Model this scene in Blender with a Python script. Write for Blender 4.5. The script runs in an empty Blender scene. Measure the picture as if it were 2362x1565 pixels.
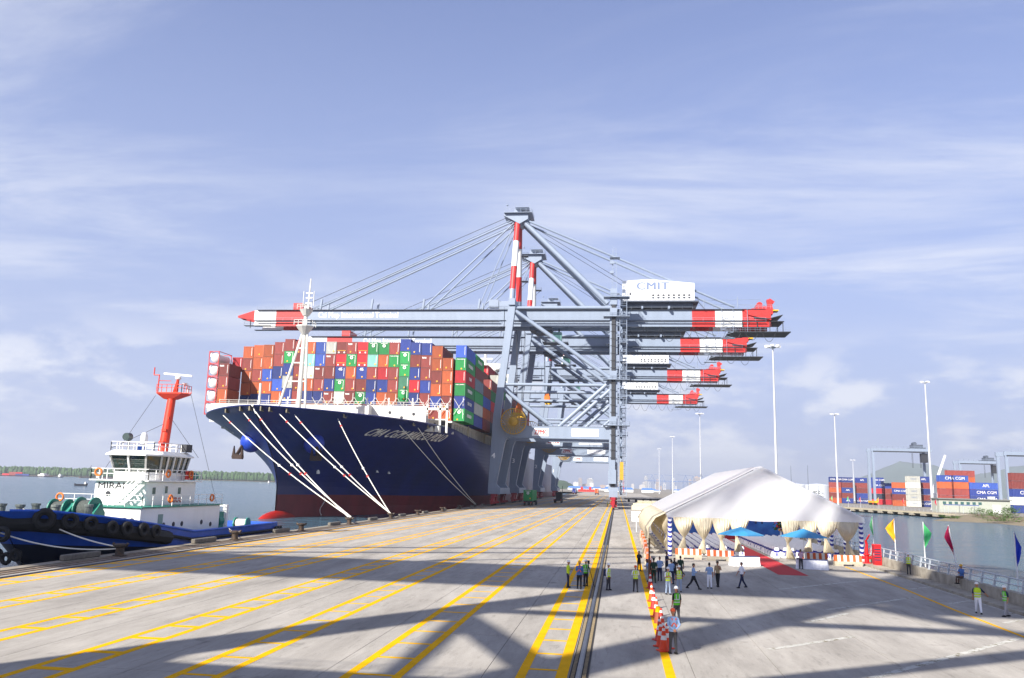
import bpy, bmesh, math, random
from mathutils import Vector, Matrix
random.seed(7)
R = math.radians
S = bpy.context.scene
COL = S.collection
# ---------------------------------------------------------------- camera
PW, PH, FPX, HC = 2362, 1565, 1900.0, 6.2
VPX, VPY, HSLOPE = 1425.0, 1125.0, 0.026
def _ray(x, y): return Vector(((x-PW/2)/FPX, (y-PH/2)/FPX, 1.0))
_Y = _ray(VPX, VPY).normalized()
_Z = _Y.cross(_ray(VPX+100, VPY+100*HSLOPE)).normalized()
if _Z.y > 0: _Z = -_Z
_X = _Y.cross(_Z)
# rows: right, down, forward in world axes
RT = Vector((_X.x, _Y.x, _Z.x)); DN = Vector((_X.y, _Y.y, _Z.y)); FW = Vector((_X.z, _Y.z, _Z.z))
CAMPOS = Vector((0, 0, HC))
def ray(x, y):
    c = _ray(x, y); return RT*c.x + DN*c.y + FW*c.z
def gnd(x, y, z=0.0):
    r = ray(x, y); return CAMPOS + r*((z-HC)/r.z)
def prj(p):
    d = Vector(p)-CAMPOS; z = d.dot(FW); return PW/2+FPX*d.dot(RT)/z, PH/2+FPX*d.dot(DN)/z
def aty(x, y, Y):
    r = ray(x, y); return CAMPOS + r*(Y/r.y)
def atx(x, y, X):
    r = ray(x, y); return CAMPOS + r*(X/r.x)
cam = bpy.data.cameras.new('camera'); camo = bpy.data.objects.new('camera', cam)
COL.objects.link(camo); S.camera = camo
cam.sensor_width = 36; cam.lens = 36*FPX/PW; cam.clip_start = 0.2; cam.clip_end = 20000
m = Matrix((RT, -DN, -FW)).transposed().to_4x4(); m.translation = CAMPOS
camo.matrix_world = m
S.render.resolution_x = 1024; S.render.resolution_y = 678
# ---------------------------------------------------------------- light
SUN_EL, SUN_AZ = R(34.2), R(211.5)      # azimuth of the sun from +Y clockwise
wd = bpy.data.worlds.new('World'); S.world = wd; wd.use_nodes = True
nt = wd.node_tree; N = nt.nodes; L = nt.links
for n in list(N): N.remove(n)
out = N.new('ShaderNodeOutputWorld'); bg = N.new('ShaderNodeBackground')
sky = N.new('ShaderNodeTexSky'); sky.sky_type = 'NISHITA'; sky.sun_disc = False
sky.sun_elevation = SUN_EL; sky.sun_rotation = SUN_AZ
sky.air_density = 1.0; sky.dust_density = 0.4; sky.ozone_density = 3.0; sky.altitude = 10
tc = N.new('ShaderNodeTexCoord'); sep = N.new('ShaderNodeSeparateXYZ')
L.new(tc.outputs['Generated'], sep.inputs[0])
def wm(op, a, b=None):
    n = N.new('ShaderNodeMath'); n.operation = op
    for i, q in enumerate((a, b)):
        if q is None: continue
        if isinstance(q, (int, float)): n.inputs[i].default_value = q
        else: L.new(q, n.inputs[i])
    return n.outputs[0]
def wramp(x, a, b, c=0., d=1., smooth=True):
    n = N.new('ShaderNodeMapRange'); n.interpolation_type = 'SMOOTHSTEP' if smooth else 'LINEAR'
    L.new(x, n.inputs[0])
    for i, q in zip((1, 2, 3, 4), (a, b, c, d)): n.inputs[i].default_value = q
    return n.outputs[0]
def wnoise(vec, scale, detail, rough, dist=0.):
    n = N.new('ShaderNodeTexNoise'); L.new(vec, n.inputs['Vector'])
    n.inputs['Scale'].default_value = scale; n.inputs['Detail'].default_value = detail
    n.inputs['Roughness'].default_value = rough; n.inputs['Distortion'].default_value = dist
    return n.outputs['Fac']
# cirrus on a plane overhead
zc = wm('ADD', wm('MAXIMUM', sep.outputs[2], 0.0), 0.12)
cx = wm('DIVIDE', sep.outputs[0], zc); cy = wm('DIVIDE', sep.outputs[1], zc)
cmb = N.new('ShaderNodeCombineXYZ'); L.new(cx, cmb.inputs[0]); L.new(cy, cmb.inputs[1])
mp = N.new('ShaderNodeMapping'); mp.inputs['Rotation'].default_value = (0, 0, R(24)); mp.inputs['Scale'].default_value = (0.55, 1.5, 1)
mp.inputs['Location'].default_value = (3.1, 1.45, 0)
L.new(cmb.outputs[0], mp.inputs[0])
c1 = wnoise(mp.outputs[0], 1.1, 9, 0.62, 0.6); c2 = wnoise(cmb.outputs[0], 0.42, 3, 0.5)
cir = wm('MULTIPLY', wramp(c1, 0.40, 0.72), wramp(c2, 0.33, 0.6))
cir = wm('MULTIPLY', cir, wramp(sep.outputs[2], 0.02, 0.2))
cir = wm('MULTIPLY', cir, 0.8)
# low cumulus near the horizon
mp2 = N.new('ShaderNodeMapping'); mp2.inputs['Scale'].default_value = (1, 1, 2.4); mp2.inputs['Location'].default_value = (0.35, 0.2, 0.0)
L.new(tc.outputs['Generated'], mp2.inputs[0])
k1 = wnoise(mp2.outputs[0], 5.5, 8, 0.58, 0.1)
low = wm('MULTIPLY', wramp(sep.outputs[2], -0.01, 0.05), wramp(sep.outputs[2], 0.2, 0.1))
cum = wm('MULTIPLY', wramp(k1, 0.47, 0.6), low); cum = wm('MULTIPLY', cum, 0.75)
cl = wm('MAXIMUM', cir, cum)
mix = N.new('ShaderNodeMix'); mix.data_type = 'RGBA'
L.new(cl, mix.inputs['Factor'])
tint = N.new('ShaderNodeMix'); tint.data_type = 'RGBA'; tint.blend_type = 'MULTIPLY'; tint.inputs['Factor'].default_value = 1
L.new(sky.outputs[0], tint.inputs['A']); tint.inputs['B'].default_value = (1.15, 1.0, 1.2, 1)
pal = N.new('ShaderNodeMix'); pal.data_type = 'RGBA'       # pale haze toward the horizon all round
L.new(wramp(sep.outputs[2], -0.02, 0.72, 0.95, 0.1), pal.inputs['Factor']); L.new(tint.outputs['Result'], pal.inputs['A']); pal.inputs['B'].default_value = (3.0, 3.55, 5.3, 1)
L.new(pal.outputs['Result'], mix.inputs['A']); mix.inputs['B'].default_value = (6.4, 6.5, 6.9, 1)
L.new(mix.outputs['Result'], bg.inputs[0]); bg.inputs[1].default_value = 0.078
L.new(bg.outputs[0], out.inputs[0])
sun = bpy.data.lights.new('sun', 'SUN'); sun.energy = 5.0; sun.angle = R(0.53); sun.color = (1, 0.95, 0.87)
suno = bpy.data.objects.new('sun', sun); COL.objects.link(suno)
LD = Vector((-math.sin(SUN_AZ)*math.cos(SUN_EL), -math.cos(SUN_AZ)*math.cos(SUN_EL), -math.sin(SUN_EL)))
suno.rotation_euler = LD.to_track_quat('-Z', 'Y').to_euler(); suno.location = (-60, -90, 120)
S.view_settings.view_transform = 'Standard'; S.view_settings.look = 'None'
S.view_settings.exposure = 1.0; S.view_settings.gamma = 1.0; S.view_settings.use_curve_mapping = False
# ---------------------------------------------------------------- helpers
def lin(c):
    return tuple(((q/255)/12.92 if q/255 <= .04045 else ((q/255+.055)/1.055)**2.4) for q in c)
MATS = {}
def mat(name, rgb, rough=.6, metal=0., var=.12, scale=3., bump=0., bscale=None, streak=0., alpha=None, two=None, spec=.5, obj=True):
    """procedural paint: colour with two scales of noise wear; rgb in 0..255 sRGB"""
    if name in MATS: return MATS[name]
    M = bpy.data.materials.new(name); M.use_nodes = True; t = M.node_tree; n = t.nodes; l = t.links
    b = n['Principled BSDF']; b.inputs['Roughness'].default_value = rough; b.inputs['Metallic'].default_value = metal
    b.inputs['Specular IOR Level'].default_value = spec
    c = lin(rgb); c2 = lin(two) if two else tuple(q*(1-2.2*var) for q in c)
    co = n.new('ShaderNodeTexCoord'); ns = n.new('ShaderNodeTexNoise'); ns.inputs['Scale'].default_value = scale
    ns.inputs['Detail'].default_value = 6; ns.inputs['Roughness'].default_value = .65
    if streak:
        mpn = n.new('ShaderNodeMapping'); mpn.inputs['Scale'].default_value = (1, 1, 1/streak)
        l.new(co.outputs['Object'], mpn.inputs[0]); l.new(mpn.outputs[0], ns.inputs['Vector'])
    else: l.new(co.outputs['Object'], ns.inputs['Vector'])
    mr = n.new('ShaderNodeMapRange'); mr.inputs[1].default_value = .38; mr.inputs[2].default_value = .72
    l.new(ns.outputs['Fac'], mr.inputs[0])
    mx = n.new('ShaderNodeMix'); mx.data_type = 'RGBA'
    l.new(mr.outputs[0], mx.inputs['Factor']); mx.inputs['A'].default_value = (*c, 1); mx.inputs['B'].default_value = (*c2, 1)
    l.new(mx.outputs['Result'], b.inputs['Base Color'])
    if bump:
        bp = n.new('ShaderNodeBump'); bp.inputs['Strength'].default_value = bump; bp.inputs['Distance'].default_value = .02
        nb = n.new('ShaderNodeTexNoise'); nb.inputs['Scale'].default_value = bscale or scale*6; nb.inputs['Detail'].default_value = 4
        l.new(co.outputs['Object'], nb.inputs['Vector']); l.new(nb.outputs['Fac'], bp.inputs['Height']); l.new(bp.outputs[0], b.inputs['Normal'])
    if alpha is not None: b.inputs['Alpha'].default_value = alpha
    MATS[name] = M; return M
def translucent(M, rgb, f):
    n = M.node_tree.nodes; l = M.node_tree.links; t = n.new('ShaderNodeBsdfTranslucent'); t.inputs[0].default_value = (*lin(rgb), 1); x = n.new('ShaderNodeMixShader'); x.inputs[0].default_value = f
    l.new(n['Principled BSDF'].outputs[0], x.inputs[1]); l.new(t.outputs[0], x.inputs[2]); l.new(x.outputs[0], n['Material Output'].inputs['Surface'])
def V(*a): return Vector(a)
class MB:
    def __init__(s): s.v = []; s.f = []; s.m = []; s.mi = 0
    def add(s, vs, fs):
        o = len(s.v); s.v += [tuple(p) for p in vs]
        for q in fs: s.f.append(tuple(i+o for i in q)); s.m.append(s.mi)
        return s
    def box(s, c, d, rz=0., M=None):
        x, y, z = d[0]/2, d[1]/2, d[2]/2
        vs = [V(a, b, e) for a in (-x, x) for b in (-y, y) for e in (-z, z)]
        if rz: Q = Matrix.Rotation(rz, 3, 'Z'); vs = [Q@p for p in vs]
        if M is not None: vs = [M@p for p in vs]
        vs = [p+Vector(c) for p in vs]
        return s.add(vs, [(0,1,3,2),(4,6,7,5),(0,4,5,1),(2,3,7,6),(0,2,6,4),(1,5,7,3)])
    def b2(s, lo, hi): return s.box([(a+b)/2 for a, b in zip(lo, hi)], [b-a for a, b in zip(lo, hi)])
    def beam(s, a, b, w, h=None, up=(0,0,1), w2=None, h2=None):
        a, b = Vector(a), Vector(b); h = h or w; w2 = w2 or w; h2 = h2 or h
        d = (b-a).normalized(); u = Vector(up)
        if abs(d.dot(u)) > .99: u = V(0, 1, 0)
        sd = d.cross(u).normalized(); uu = sd.cross(d)
        vs = [p+sd*(i*ww/2)+uu*(j*hh/2) for p, ww, hh in ((a, w, h), (b, w2, h2)) for i, j in ((-1,-1),(1,-1),(1,1),(-1,1))]
        return s.add(vs, [(3,2,1,0),(4,5,6,7),(0,1,5,4),(1,2,6,5),(2,3,7,6),(3,0,4,7)])
    def tube(s, a, b, r, r2=None, n=8):
        a, b = Vector(a), Vector(b); r2 = r if r2 is None else r2
        d = (b-a).normalized(); u = V(0,0,1) if abs(d.z) < .95 else V(1,0,0)
        sd = d.cross(u).normalized(); uu = sd.cross(d)
        vs = []
        for p, q in ((a, r), (b, r2)):
            for i in range(n):
                t = 2*math.pi*i/n; vs.append(p+sd*(math.cos(t)*q)+uu*(math.sin(t)*q))
        fs = [(i, (i+1) % n, n+(i+1) % n, n+i) for i in range(n)] + [tuple(range(n))[::-1], tuple(range(n, 2*n))]
        return s.add(vs, fs)
    def path(s, pts, r, n=6, closed=False):
        pts = [Vector(p) for p in pts]; rings = []
        for i, p in enumerate(pts):
            a = pts[i-1] if (i > 0 or closed) else p; b = pts[(i+1) % len(pts)] if (i < len(pts)-1 or closed) else p
            d = (b-a).normalized(); u = V(0,0,1) if abs(d.z) < .9 else V(1,0,0)
            sd = d.cross(u).normalized(); uu = sd.cross(d); q = r[i] if isinstance(r, (list, tuple)) else r
            rings.append([p+sd*(math.cos(2*math.pi*k/n)*q)+uu*(math.sin(2*math.pi*k/n)*q) for k in range(n)])
        return s.loft(rings, True, not closed, closed)
    def loft(s, rings, ringclosed=True, caps=False, closed=False):
        n = len(rings[0]); vs = [p for rg in rings for p in rg]; fs = []
        K = len(rings)
        for i in range(K if closed else K-1):
            j = (i+1) % K
            for k in range(n if ringclosed else n-1):
                k2 = (k+1) % n
                fs.append((i*n+k, i*n+k2, j*n+k2, j*n+k))
        if caps: fs += [tuple(range(n))[::-1], tuple(range((K-1)*n, K*n))]
        return s.add(vs, fs)
    def prism(s, poly, a, b, ax='y'):
        """poly: 2D outline; extruded along ax from a to b. ax y: (x,z); x: (y,z); z: (x,y)"""
        n = len(poly)
        def P(p, q): return {'y': (p[0], q, p[1]), 'x': (q, p[0], p[1]), 'z': (p[0], p[1], q)}[ax]
        vs = [P(p, a) for p in poly]+[P(p, b) for p in poly]
        return s.add(vs, [tuple(range(n)), tuple(range(n, 2*n))[::-1]]+[(i, n+i, n+(i+1) % n, (i+1) % n) for i in range(n)])
    def lathe(s, prof, c=(0,0,0), n=12, ax='z', M=None):
        rings = []
        for r, z in prof:
            rg = []
            for k in range(n):
                t = 2*math.pi*k/n; x, y = math.cos(t)*r, math.sin(t)*r
                p = {'z': V(x, y, z), 'x': V(z, x, y), 'y': V(x, z, y)}[ax]
                if M is not None: p = M@p
                rg.append(p+Vector(c))
            rings.append(rg)
        return s.loft(rings, True, True)
    def ball(s, c, r, n=10, k=6):
        r = r if isinstance(r, (tuple, list)) else (r, r, r)
        prof = [(max(math.sin(math.pi*i/k), .001), -math.cos(math.pi*i/k)) for i in range(k+1)]
        rings = [[V(c[0]+math.cos(2*math.pi*j/n)*a*r[0], c[1]+math.sin(2*math.pi*j/n)*a*r[1], c[2]+b*r[2]) for j in range(n)] for a, b in prof]
        return s.loft(rings, True, True)
    def quad(s, *p): return s.add(p, [tuple(range(len(p)))])
    def torus(s, c, R1, r, n=16, k=8, M=None):
        rings = []
        for i in range(n):
            t = 2*math.pi*i/n; rg = []
            for j in range(k):
                q = 2*math.pi*j/k; p = V((R1+r*math.cos(q))*math.cos(t), (R1+r*math.cos(q))*math.sin(t), r*math.sin(q))
                if M is not None: p = M@p
                rg.append(p+Vector(c))
            rings.append(rg)
        return s.loft(rings, True, False, True)
    def mesh(s, name, mats, smooth=False):
        me = bpy.data.meshes.new(name); me.from_pydata(s.v, [], s.f)
        for q in (mats if isinstance(mats, (list, tuple)) else [mats]): me.materials.append(q)
        if len(me.materials) > 1: me.polygons.foreach_set('material_index', s.m)
        me.update()
        bm = bmesh.new(); bm.from_mesh(me); bmesh.ops.recalc_face_normals(bm, faces=bm.faces); bm.to_mesh(me); bm.free()
        if smooth:
            me.polygons.foreach_set('use_smooth', [True]*len(me.polygons)); me.set_sharp_from_angle(angle=R(smooth if smooth is not True else 40))
        return me
    def build(s, name, mats, parent=None, smooth=False, bevel=0.):
        o = bpy.data.objects.new(name, s.mesh(name, mats, smooth)); COL.objects.link(o)
        if parent: o.parent = parent
        if bevel:
            b = o.modifiers.new('bevel', 'BEVEL'); b.width = bevel; b.segments = 2; b.limit_method = 'ANGLE'
        return o
def tag(o, label=None, cat=None, group=None, kind=None):
    for k, q in (('label', label), ('category', cat), ('group', group), ('kind', kind)):
        if q: o[k] = q
    return o
def thing(name, label, cat, loc=(0,0,0), rz=0., group=None):
    o = bpy.data.objects.new(name, None); COL.objects.link(o); o.location = loc; o.rotation_euler = (0, 0, rz)
    o.empty_display_size = .2
    return tag(o, label, cat, group)
def inst(name, me, parent=None, loc=(0,0,0), rz=0., mats=None, rot=None):
    o = bpy.data.objects.new(name, me); COL.objects.link(o); o.location = loc
    o.rotation_euler = rot if rot else (0, 0, rz)
    if parent: o.parent = parent
    if mats:
        for i, q in enumerate(mats):
            if q: o.material_slots[i].link = 'OBJECT'; o.material_slots[i].material = q
    return o
def clone(o, parent=None):
    c = o.copy(); COL.objects.link(c)
    if parent: c.parent = parent
    for ch in list(o.children): clone(ch, c)
    return c
_txt = {}
def text_mesh(s, size=1., bold=0., extrude=.01, font=None, shear=0., space=1.):
    key = (s, size, bold, shear, space)
    if key in _txt: return _txt[key]
    cu = bpy.data.curves.new('txt', 'FONT'); cu.body = s; cu.size = size; cu.offset = 0; cu.extrude = extrude
    cu.align_x = 'CENTER'; cu.align_y = 'CENTER'; cu.shear = shear; cu.space_character = space; cu.resolution_u = 2
    o = bpy.data.objects.new('txt', cu); COL.objects.link(o)
    dg = bpy.context.evaluated_depsgraph_get(); dg.update()
    me = bpy.data.meshes.new_from_object(o.evaluated_get(dg)); bpy.data.objects.remove(o)
    if bold:                     # heavier strokes: side by side copies, each a hair prouder
        bm = bmesh.new(); bm.from_mesh(me); bm.verts.ensure_lookup_table(); bm.edges.ensure_lookup_table(); bm.faces.ensure_lookup_table()
        for dx, dz in ((-bold, .004), (bold, .008)):
            g = bmesh.ops.duplicate(bm, geom=bm.verts[:len(me.vertices)]+bm.edges[:len(me.edges)]+bm.faces[:len(me.polygons)])
            bmesh.ops.translate(bm, verts=[q for q in g['geom'] if isinstance(q, bmesh.types.BMVert)], vec=(dx, 0, dz)); bm.verts.ensure_lookup_table(); bm.edges.ensure_lookup_table(); bm.faces.ensure_lookup_table()
        bm.to_mesh(me); bm.free()
    _txt[key] = me; return me
def text(s, size, M, parent, loc, face='-y', name='lettering', bold=0., shear=0., space=1., width=None):
    """flat letters standing on a face whose outward normal is `face`"""
    me = text_mesh(s, size, bold, .01, None, shear, space).copy(); me.materials.clear(); me.materials.append(M)
    if width:
        xs = [q.co.x for q in me.vertices]; k = width/(max(xs)-min(xs)); me.transform(Matrix.Diagonal((k, 1, 1, 1)))
    rot = {'-y': (R(90), 0, 0), '+x': (R(90), 0, R(90)), '-x': (R(90), 0, R(-90)), '+y': (R(90), 0, R(180)), '+z': (0, 0, 0)}[face] if isinstance(face, str) else face
    return inst(name, me, parent, loc, rot=rot)
def kind(o, k='structure'): o['kind'] = k; return o

ORD = ['first', 'second', 'third', 'fourth', 'fifth', 'sixth', 'seventh', 'eighth', 'ninth', 'tenth', 'eleventh', 'twelfth', 'thirteenth', 'fourteenth', 'fifteenth', 'sixteenth', 'seventeenth', 'eighteenth', 'nineteenth', 'twentieth', 'twenty-first']
# ================================================================ SETTING
def ground_mat(name, rgb, rgb2, scale=.25, grain=12., rough=.9, joints=None, bump=.25):
    M = bpy.data.materials.new(name); M.use_nodes = True; t = M.node_tree; n = t.nodes; l = t.links; b = n['Principled BSDF']
    b.inputs['Roughness'].default_value = rough; b.inputs['Specular IOR Level'].default_value = .12
    g = n.new('ShaderNodeNewGeometry')
    def nz(sc, det, ro, vec=None, stretch=None):
        q = n.new('ShaderNodeTexNoise'); q.inputs['Scale'].default_value = sc; q.inputs['Detail'].default_value = det; q.inputs['Roughness'].default_value = ro
        if stretch:
            mp = n.new('ShaderNodeMapping'); mp.inputs['Scale'].default_value = stretch; l.new(g.outputs['Position'], mp.inputs[0]); l.new(mp.outputs[0], q.inputs['Vector'])
        else: l.new(g.outputs['Position'], q.inputs['Vector'])
        return q.outputs['Fac']
    def mrange(x, a, bb, c=0., d=1.):
        q = n.new('ShaderNodeMapRange'); l.new(x, q.inputs[0])
        for i, w in zip((1, 2, 3, 4), (a, bb, c, d)): q.inputs[i].default_value = w
        return q.outputs[0]
    def mix(f, A, B, mode='MIX'):
        q = n.new('ShaderNodeMix'); q.data_type = 'RGBA'; q.blend_type = mode
        if isinstance(f, float): q.inputs['Factor'].default_value = f
        else: l.new(f, q.inputs['Factor'])
        for k, w in (('A', A), ('B', B)):
            if isinstance(w, tuple): q.inputs[k].default_value = (*w, 1)
            else: l.new(w, q.inputs[k])
        return q.outputs['Result']
    c = mix(mrange(nz(scale, 8, .7, stretch=(1.6, .35, 1)), .32, .7), lin(rgb), lin(rgb2))
    c = mix(mrange(nz(grain, 5, .7), .35, .7, 0, .35), c, tuple(q*.62 for q in lin(rgb)))
    c = mix(mrange(nz(1.1, 9, .75, stretch=(3, .5, 1)), .54, .72, 0, .5), c, tuple(q*.45 for q in lin(rgb2)))     # scuffs along the quay
    c = mix(mrange(nz(.55, 3, .5), .66, .74, 0, .45), c, tuple(q*.5 for q in lin(rgb2)))                      # stains
    if joints: c = mix(joints, c, tuple(min(q*1.5, 1) for q in lin(rgb)))
    l.new(c, b.inputs['Base Color'])
    bp = n.new('ShaderNodeBump'); bp.inputs['Strength'].default_value = bump; bp.inputs['Distance'].default_value = .01
    l.new(nz(grain*2, 4, .6), bp.inputs['Height']); l.new(bp.outputs[0], b.inputs['Normal'])
    return M
CONC = ground_mat('deck_concrete', (178, 172, 163), (132, 127, 120))
EDGE_X, RAIL_W, RAIL_L = -39.0, -36.2, -1.28
# deck: one base sheet, with cast slabs whose joints show in front of the camera
dk = MB(); dk.b2((EDGE_X, -160, -1.2), (24.6, 950, -.03))
deck = kind(dk.build('quay_deck', CONC)); deck['label'] = 'grey concrete container wharf deck'
xs_j = [-38.98, -35.9, -30.6, -26.0, -20.8, -15.6, -9.55, -4.4, -1.62]
xs_r = [-.94, 2.6, 5.65, 10.3, 14.7, 18.9, 21.35, 24.5]
ys_j = [-160, -60, -20]+[i*9.2+8 for i in range(15)]+[160, 190, 225, 270, 330, 420, 560, 950]
for xs in (xs_j, xs_r):
    for i in range(len(xs)-1):
        for j in range(len(ys_j)-1):
            s = MB(); g = .012
            s.b2((xs[i]+g, ys_j[j]+g, -.028), (xs[i+1]-g, ys_j[j+1]-g, random.uniform(-.001, .0008)))
            s.build('slab', CONC, deck)
# painted lines
def paint_mat(name, rgb, wear=.5):
    M = mat(name, rgb, .9, var=.1, scale=1.2, spec=.1); t = M.node_tree; n = t.nodes; l = t.links; b = n['Principled BSDF']
    g = n.new('ShaderNodeNewGeometry'); q = n.new('ShaderNodeTexNoise'); q.inputs['Scale'].default_value = 2.2; q.inputs['Detail'].default_value = 10; q.inputs['Roughness'].default_value = .8
    l.new(g.outputs['Position'], q.inputs['Vector']); r = n.new('ShaderNodeMapRange'); r.inputs[1].default_value = wear; r.inputs[2].default_value = wear+.08
    l.new(q.outputs['Fac'], r.inputs[0]); mx = n.new('ShaderNodeMix'); mx.data_type = 'RGBA'
    old = b.inputs['Base Color'].links[0].from_socket
    l.new(r.outputs[0], mx.inputs['Factor']); l.new(old, mx.inputs['A']); mx.inputs['B'].default_value = (*lin((120, 112, 92)), 1); l.new(mx.outputs['Result'], b.inputs['Base Color'])
    return M
YEL = paint_mat('yellow_paint', (232, 172, 2), .68); WHP = paint_mat('white_paint_worn', (190, 188, 180), .5)
pairs = [(-35.65, -33.85), (-29.65, -28.25), (-24.15, -22.85), (-18.75, -17.3), (-13.85, -12.5), (-8.65, -7.05), (-3.15, -1.8)]
Y0, Y1 = 8, 640
LZ = .006
def strip(mb, x0, x1, y0, y1, z=LZ): mb.b2((x0, y0, .001), (x1, y1, z))
for k, (a, b) in enumerate(pairs):
    w = .15 if k < 6 else .16
    mb = MB(); strip(mb, a-w, a+w, Y0, Y1); strip(mb, b-w*(1.4 if k == 6 else 1), b+w, Y0, Y1)
    ph = [25.9, 24.9, 26.7, 25.9, 26.2, 24.8, 26.9][k]
    n = 54 if k > 0 else 40
    for i in range(n):
        y = ph+2.74*i
        if 100 < y: break
        strip(mb, a+w+.002, b-w*(1.4 if k == 6 else 1)-.002, y-(.2 if k < 4 else .11), y+(.2 if k < 4 else .11))
    kind(mb.build('lane_marking', YEL))
mb = MB(); strip(mb, 1.62, 1.95, Y0, 560); kind(mb.build('lane_marking', YEL))
mb = MB()
# right hand yellow line, drawn in toward the tent
pl = [gnd(*p) for p in ((2500, 1515), (2362, 1470), (2200, 1407), (2080, 1357), (1950, 1308))]
for p, q in zip(pl, pl[1:]): mb.beam((p.x, p.y, .004), (q.x, q.y, .004), .2, .004)
kind(mb.build('lane_marking', YEL))
mb = MB()
for (x0, y0, x1, y1) in ((7.0, 29.3, 17.9, 41.3), (6.0, 35.5, 10.4, 39.7), (11.2, 48, 18.2, 55.6), (9, 43, 12, 47), (10.4, 57, 18, 65), (19.6, 39, 21.3, 41), (19.3, 46, 21.3, 48), (19.3, 53, 21.3, 55), (19.3, 60, 21.3, 62)):
    mb.beam((x0, y0, .004), (x1, y1, .004), .28, .004)
mb.beam((21.35, 20, .005), (21.35, 78, .005), .14, .004)
kind(mb.build('lane_marking', WHP))
# crane rails in their troughs
DARK = mat('rail_trough', (52, 50, 50), .9, var=.3, scale=8); STEEL = mat('rail_steel', (120, 122, 130), .35, .8, var=.15, scale=5)
CHAIN = mat('rail_clips', (150, 132, 100), .8, var=.3, scale=20)
mb = MB(); mb.b2((RAIL_L-.3, -160, -.028), (RAIL_L+.32, 950, -.012)); kind(mb.build('rail_trough', DARK))
mb = MB(); mb.b2((RAIL_L-.09, -160, -.011), (RAIL_L+.09, 950, .012)); mb.b2((RAIL_L-.055, -160, .012), (RAIL_L+.055, 950, .05)); kind(mb.build('crane_rail', STEEL, smooth=False))
clip = MB()
for i in range(330):
    y = 20+i*.22
    for s in (-1, 1):
        clip.box((RAIL_L+s*.19, y, .0), (.12, .12, .03))
c = kind(clip.build('rail_clips', CHAIN), 'stuff'); tag(c, 'small rusty rail clips lining the landside crane rail', 'rail clips')
mb = MB(); mb.b2((RAIL_W-.09, -160, .002), (RAIL_W+.09, 950, .05)); kind(mb.build('crane_rail', STEEL))
mb = MB(); mb.b2((RAIL_W+.1, -160, .002), (RAIL_W+.26, 950, .008)); mb.b2((RAIL_W-.26, -160, .002), (RAIL_W-.1, 950, .008)); kind(mb.build('rail_trough', DARK))
# coping beam along the water
TIMB = mat('coping_timber', (128, 108, 88), .9, var=.3, scale=2.5, streak=None, bump=.3)
mb = MB(); mb.b2((-39.25, -100, -.5), (-38.25, 900, .1)); kind(mb.build('quay_coping', mat('coping_concrete', (146, 136, 120), .9, var=.2, scale=1.5, bump=.3)))
mb = MB(); mb.b2((-38.1, -100, .002), (-37.7, 900, .05)); mb.b2((-37.3, -100, .002), (-37.0, 900, .045)); kind(mb.build('quay_coping', TIMB))
RUB = mat('rubber_black', (26, 26, 28), .75, var=.2, scale=6, bump=.2)
# fenders and quay wall piles below the deck edge
BLK = mat('kerb_block_concrete', (118, 112, 102), .85, var=.2, scale=3, bump=.2)
blk = MB(); blk.b2((-.22, -2.1, 0), (.22, 2.1, .42)); blkme = blk.mesh('kerb', BLK)
for i in range(12):
    y = 57.4+18.3*i
    o = inst('edge_kerb', blkme, None, (-38.75, y, .1)); bm = o.modifiers.new('b', 'BEVEL'); bm.width = .1; bm.segments = 3
    tag(o, f'low rounded concrete kerb block on the water edge beside {["the tug bow lines","the tug wheelhouse"][i] if i < 2 else "the %s bollard from the tug bow" % ["","","third","fourth","fifth","sixth","seventh","eighth","ninth","tenth","eleventh","twelfth"][i]}', 'kerb', 'kerb blocks along the quay edge')
IRON = mat('bollard_iron', (50, 48, 48), .6, .3, var=.25, scale=4, two=(96, 74, 52)); IRON2 = mat('bollard_rust', (104, 92, 80), .8, var=.2, scale=4)
def bollard(y, label):
    t = thing('mooring_bollard', label, 'bollard', (-38.0, y, .05), 0, 'bollards along the quay edge')
    m = MB(); m.lathe([(.55, 0), (.55, .06), (.34, .1), (.3, .5), (.32, .62)], n=14); m.build('post', IRON, t, smooth=True)
    m = MB(); m.lathe([(.3, .6), (.42, .68), (.44, .82), (.3, .92), (.02, .94)], n=14); m.build('cap', IRON, t, smooth=True)
    for s in (-1, 1): m = MB(); m.path([(s*.2, 0, .74), (s*.5, 0, .8), (s*.62, 0, .95)], [.16, .13, .11], 8); m.build('horn', IRON, t, smooth=True)
    return t
BOLL = [61, 80.5, 98.2, 116.5, 138.5, 157.7, 180.5, 201, 223]
blab = ['black iron bollard holding the bow lines of the tug', 'black iron bollard beside the tug deckhouse', 'grey iron bollard at the stern of the tug', 'bollard wrapped by four white hawsers of the big ship',
        'bollard wrapped by three white hawsers of the big ship', 'iron bollard first past the roped ones toward the cranes', 'iron bollard second past the roped ones toward the cranes', 'iron bollard third past the roped ones toward the cranes', 'iron bollard next to the red crane bogies']
for y, lb in zip(BOLL, blab): bollard(y, lb)
for i in range(14):
    m = MB(); m.lathe([(.55, 0), (.6, .1), (.6, 1.1), (.55, 1.2)], (0, 0, 0), 14, 'x'); o = m.build('quay_fender', RUB, None, smooth=True); o.location = (-40.45, 50+19*i, -.75)
    tag(o, f'black rubber drum fender on the quay wall, {ORD[i]} from the tug bow', 'fender', 'fenders on the quay wall')
    m = MB(); m.b2((-40.9, 50+19*i-1.2, -1.6), (-40.5, 50+19*i+1.2, .0)); m.build('panel', RUB, None) if 0 else None
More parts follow.
